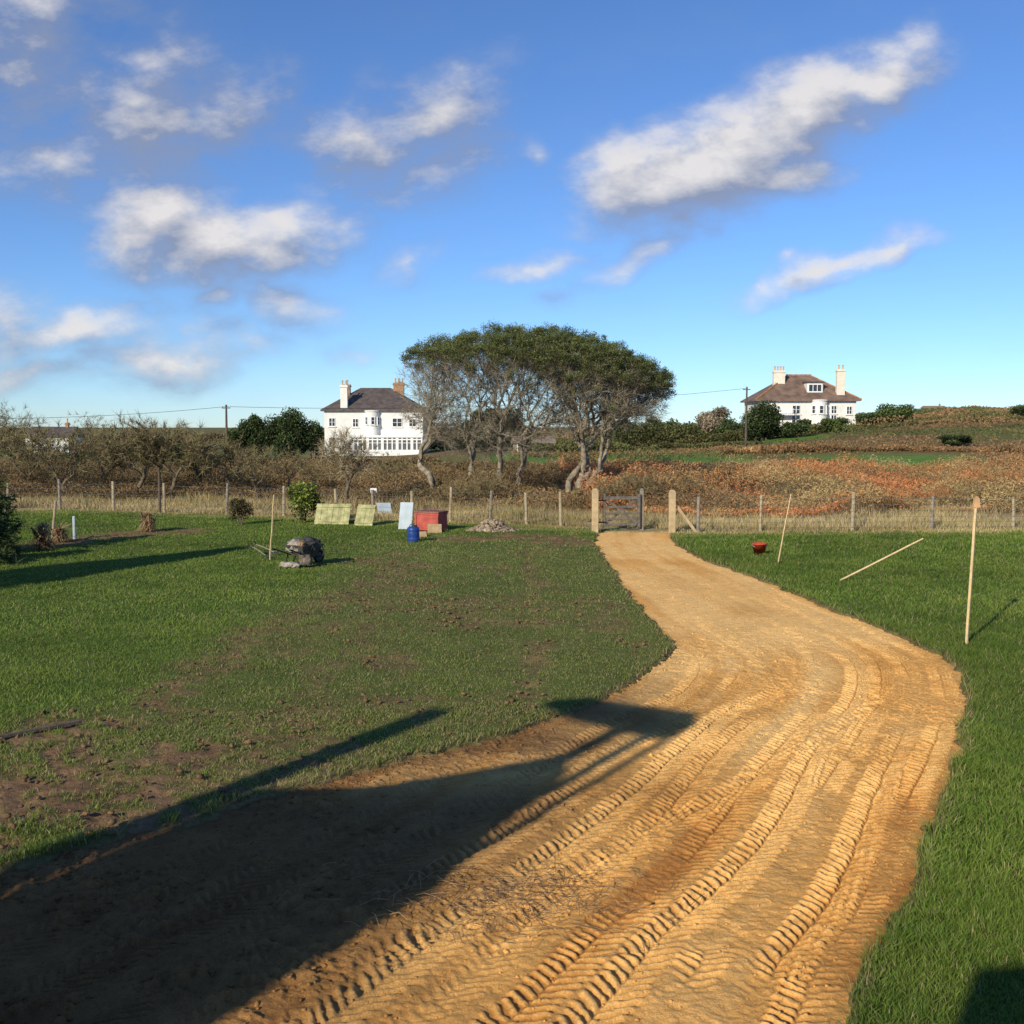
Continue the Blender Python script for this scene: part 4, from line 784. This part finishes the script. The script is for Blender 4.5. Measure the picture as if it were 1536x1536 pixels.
MB().box((0,-1.5,hh_/2),(3.1,3,hh_)).obj('wall',M_WHITE,R); MB().add([(-1.6,-3.05,hh_),(1.6,-3.05,hh_),(1.6,.05,hh_),(-1.6,.05,hh_),(0,-3.05,hh_+.6),(0,.05,hh_+.6)],[(0,4,5,3),(4,1,2,5),(0,1,4),(2,3,5)]).obj('roof',M_SLATE,R)
# ------------------------------------------------------------------ sky with clouds
w=bpy.data.worlds.new('World'); scene.world=w; w.use_nodes=True; nt=w.node_tree; N=nt.nodes; Lk=nt.links; N.clear()
try: w.cycles.sampling_method='MANUAL'; w.cycles.sample_map_resolution=256
except Exception: pass
def math_(nt,op,a,b=None,clamp=False,c=None):
    n=nt.nodes.new('ShaderNodeMath'); n.operation=op; n.use_clamp=clamp
    for i,v in enumerate((a,b,c)):
        if v is None: continue
        if isinstance(v,(int,float)): n.inputs[i].default_value=v
        else: nt.links.new(v,n.inputs[i])
    return n.outputs[0]
CL=[(950,272,125,72,12,1.0),(1075,235,150,85,20,1.12),(1200,180,150,78,28,1.12),(1315,125,115,64,24,1.0),(1180,262,120,48,8,.75),
 (235,325,115,72,0,1.05),(335,372,165,62,0,1.12),(440,350,120,48,5,.8),
 (60,40,200,130,20,.60),(190,185,240,140,0,.68),(330,160,150,90,25,.60),(100,235,160,75,0,.55),
 (570,215,150,100,10,.66),(660,175,130,80,38,.72),(640,250,130,55,10,.62),
 (110,490,145,44,8,.85),(20,480,95,50,0,.75),(250,528,165,50,4,.74),(430,455,92,38,-10,.66),(310,450,60,28,0,.45),
 (1245,405,140,30,18,.82),(1330,382,88,26,14,.72),(820,398,115,24,12,.60),(950,385,108,32,28,.60),(600,400,68,38,34,.50),(800,235,28,24,40,.42),(835,455,42,22,10,.46),(540,525,52,24,10,.42),(60,560,180,28,0,.48),(1090,300,110,34,0,.45)]
gt=bpy.data.node_groups.new('cloud_density','ShaderNodeTree'); gt.interface.new_socket('P',in_out='INPUT',socket_type='NodeSocketVector'); gt.interface.new_socket('D',in_out='OUTPUT',socket_type='NodeSocketFloat')
gi=gt.nodes.new('NodeGroupInput'); go=gt.nodes.new('NodeGroupOutput')
nz=gt.nodes.new('ShaderNodeTexNoise'); nz.inputs['Scale'].default_value=9; nz.inputs['Detail'].default_value=6; gt.links.new(gi.outputs[0],nz.inputs['Vector'])
vs=gt.nodes.new('ShaderNodeVectorMath'); vs.operation='SUBTRACT'; gt.links.new(nz.outputs['Color'],vs.inputs[0]); vs.inputs[1].default_value=(.5,.5,.5)
vm=gt.nodes.new('ShaderNodeVectorMath'); vm.operation='SCALE'; gt.links.new(vs.outputs[0],vm.inputs[0]); vm.inputs['Scale'].default_value=.075
va=gt.nodes.new('ShaderNodeVectorMath'); va.operation='ADD'; gt.links.new(gi.outputs[0],va.inputs[0]); gt.links.new(vm.outputs[0],va.inputs[1])
acc=None
for (cu,cv,ru,rv,rot,st) in CL:
    r=ray(cu,cv); mp=gt.nodes.new('ShaderNodeMapping'); mp.vector_type='TEXTURE'; mp.inputs['Location'].default_value=(r[0]/r[1],r[2]/r[1],0); mp.inputs['Rotation'].default_value=(0,0,math.radians(rot)); mp.inputs['Scale'].default_value=(ru*1.5/F,rv*1.5/F,1)
    gt.links.new(va.outputs[0],mp.inputs['Vector']); gr=gt.nodes.new('ShaderNodeTexGradient'); gr.gradient_type='SPHERICAL'; gt.links.new(mp.outputs[0],gr.inputs['Vector'])
    v=math_(gt,'MULTIPLY',gr.outputs['Fac'],st*1.25)
    acc=v if acc is None else math_(gt,'SMOOTH_MAX',acc,v,c=.16)
mp=gt.nodes.new('ShaderNodeMapping'); mp.inputs['Rotation'].default_value=(0,0,math.radians(-28)); mp.inputs['Scale'].default_value=(.75,1.35,1); gt.links.new(gi.outputs[0],mp.inputs['Vector'])
n2=gt.nodes.new('ShaderNodeTexNoise'); n2.inputs['Scale'].default_value=15; n2.inputs['Detail'].default_value=10; n2.inputs['Roughness'].default_value=.60; gt.links.new(mp.outputs[0],n2.inputs['Vector'])
f=math_(gt,'SUBTRACT',n2.outputs['Fac'],.5); f=math_(gt,'MULTIPLY',f,1.6); gate=math_(gt,'MULTIPLY',acc,2.4,True); f=math_(gt,'MULTIPLY',f,gate)
gt.links.new(math_(gt,'ADD',acc,f),go.inputs[0])
tc=N.new('ShaderNodeTexCoord'); sp=N.new('ShaderNodeSeparateXYZ'); Lk.new(tc.outputs['Generated'],sp.inputs[0])
yy=math_(nt,'MAXIMUM',sp.outputs['Y'],.08); a=math_(nt,'DIVIDE',sp.outputs['X'],yy); b=math_(nt,'DIVIDE',sp.outputs['Z'],yy); cb=N.new('ShaderNodeCombineXYZ'); Lk.new(a,cb.inputs[0]); Lk.new(b,cb.inputs[1])
def dens(off):
    gn=N.new('ShaderNodeGroup'); gn.node_tree=gt
    if off:
        ad=N.new('ShaderNodeVectorMath'); ad.operation='ADD'; Lk.new(cb.outputs[0],ad.inputs[0]); ad.inputs[1].default_value=off; Lk.new(ad.outputs[0],gn.inputs[0])
    else: Lk.new(cb.outputs[0],gn.inputs[0])
    return gn.outputs[0]
D0=dens(None); D1=dens((-.010,.026,0))
mr=N.new('ShaderNodeMapRange'); mr.interpolation_type='SMOOTHSTEP'; mr.inputs['From Min'].default_value=.05; mr.inputs['From Max'].default_value=1.05; mr.inputs['To Max'].default_value=.95; Lk.new(D0,mr.inputs['Value'])
fr=math_(nt,'GREATER_THAN',sp.outputs['Y'],.1); al=math_(nt,'MULTIPLY',mr.outputs[0],fr)
gm=N.new('ShaderNodeMapRange'); gm.interpolation_type='SMOOTHSTEP'; gm.inputs['From Min'].default_value=.20; gm.inputs['From Max'].default_value=.27; gm.inputs['To Min'].default_value=0; gm.inputs['To Max'].default_value=1; Lk.new(b,gm.inputs['Value'])
gm2=N.new('ShaderNodeMapRange'); gm2.inputs['From Min'].default_value=.06; gm2.inputs['From Max'].default_value=-.10; gm2.inputs['To Min'].default_value=0; gm2.inputs['To Max'].default_value=.34; Lk.new(a,gm2.inputs['Value'])
gl_=math_(nt,'MULTIPLY',gm.outputs[0],gm2.outputs[0])
df=math_(nt,'SUBTRACT',D0,D1); lt=math_(nt,'MULTIPLY',df,1.25); lt=math_(nt,'ADD',lt,.22); lt=math_(nt,'ADD',lt,math_(nt,'MULTIPLY',math_(nt,'SUBTRACT',D0,.42),.30)); lt=math_(nt,'SUBTRACT',lt,gl_,True)
mc=N.new('ShaderNodeMix'); mc.data_type='RGBA'; Lk.new(lt,mc.inputs[0]); mc.inputs[6].default_value=(.29,.34,.48,1); mc.inputs[7].default_value=(.88,.85,.84,1)
sky=N.new('ShaderNodeTexSky'); sky.sky_type='NISHITA'; sky.sun_disc=False; sky.sun_elevation=EL; sky.sun_rotation=math.pi+AZ; sky.altitude=1200; sky.air_density=1.0; sky.dust_density=.1; sky.ozone_density=4.0
tint=N.new('ShaderNodeVectorMath'); tint.operation='MULTIPLY'; tint.inputs[1].default_value=(.80,1.0,1.27); Lk.new(sky.outputs[0],tint.inputs[0])
b1=N.new('ShaderNodeBackground'); Lk.new(tint.outputs[0],b1.inputs['Color']); b1.inputs['Strength'].default_value=.112
b2=N.new('ShaderNodeBackground'); Lk.new(mc.outputs[2],b2.inputs['Color']); b2.inputs['Strength'].default_value=.92
ms=N.new('ShaderNodeMixShader'); Lk.new(al,ms.inputs[0]); Lk.new(b1.outputs[0],ms.inputs[1]); Lk.new(b2.outputs[0],ms.inputs[2]); out=N.new('ShaderNodeOutputWorld'); Lk.new(ms.outputs[0],out.inputs['Surface'])
sl=bpy.data.lights.new('sun','SUN'); sl.energy=5.0; sl.angle=math.radians(.5); sl.color=(1,.89,.70); so_=bpy.data.objects.new('sun',sl); COL.objects.link(so_)
so_.rotation_euler=Vector((math.sin(AZ)*math.cos(EL),math.cos(AZ)*math.cos(EL),-math.sin(EL))).to_track_quat('-Z','Y').to_euler()
cam=bpy.data.cameras.new('camera'); cam.sensor_width=36; cam.lens=36*F/1536; cam.clip_end=8000; cam.clip_start=.05; co=bpy.data.objects.new('camera',cam); COL.objects.link(co)
co.location=(0,0,H); co.rotation_euler=(math.pi/2-PITCH,0,0); scene.camera=co
scene.view_settings.view_transform='Standard'; scene.view_settings.look='None'; scene.view_settings.exposure=0
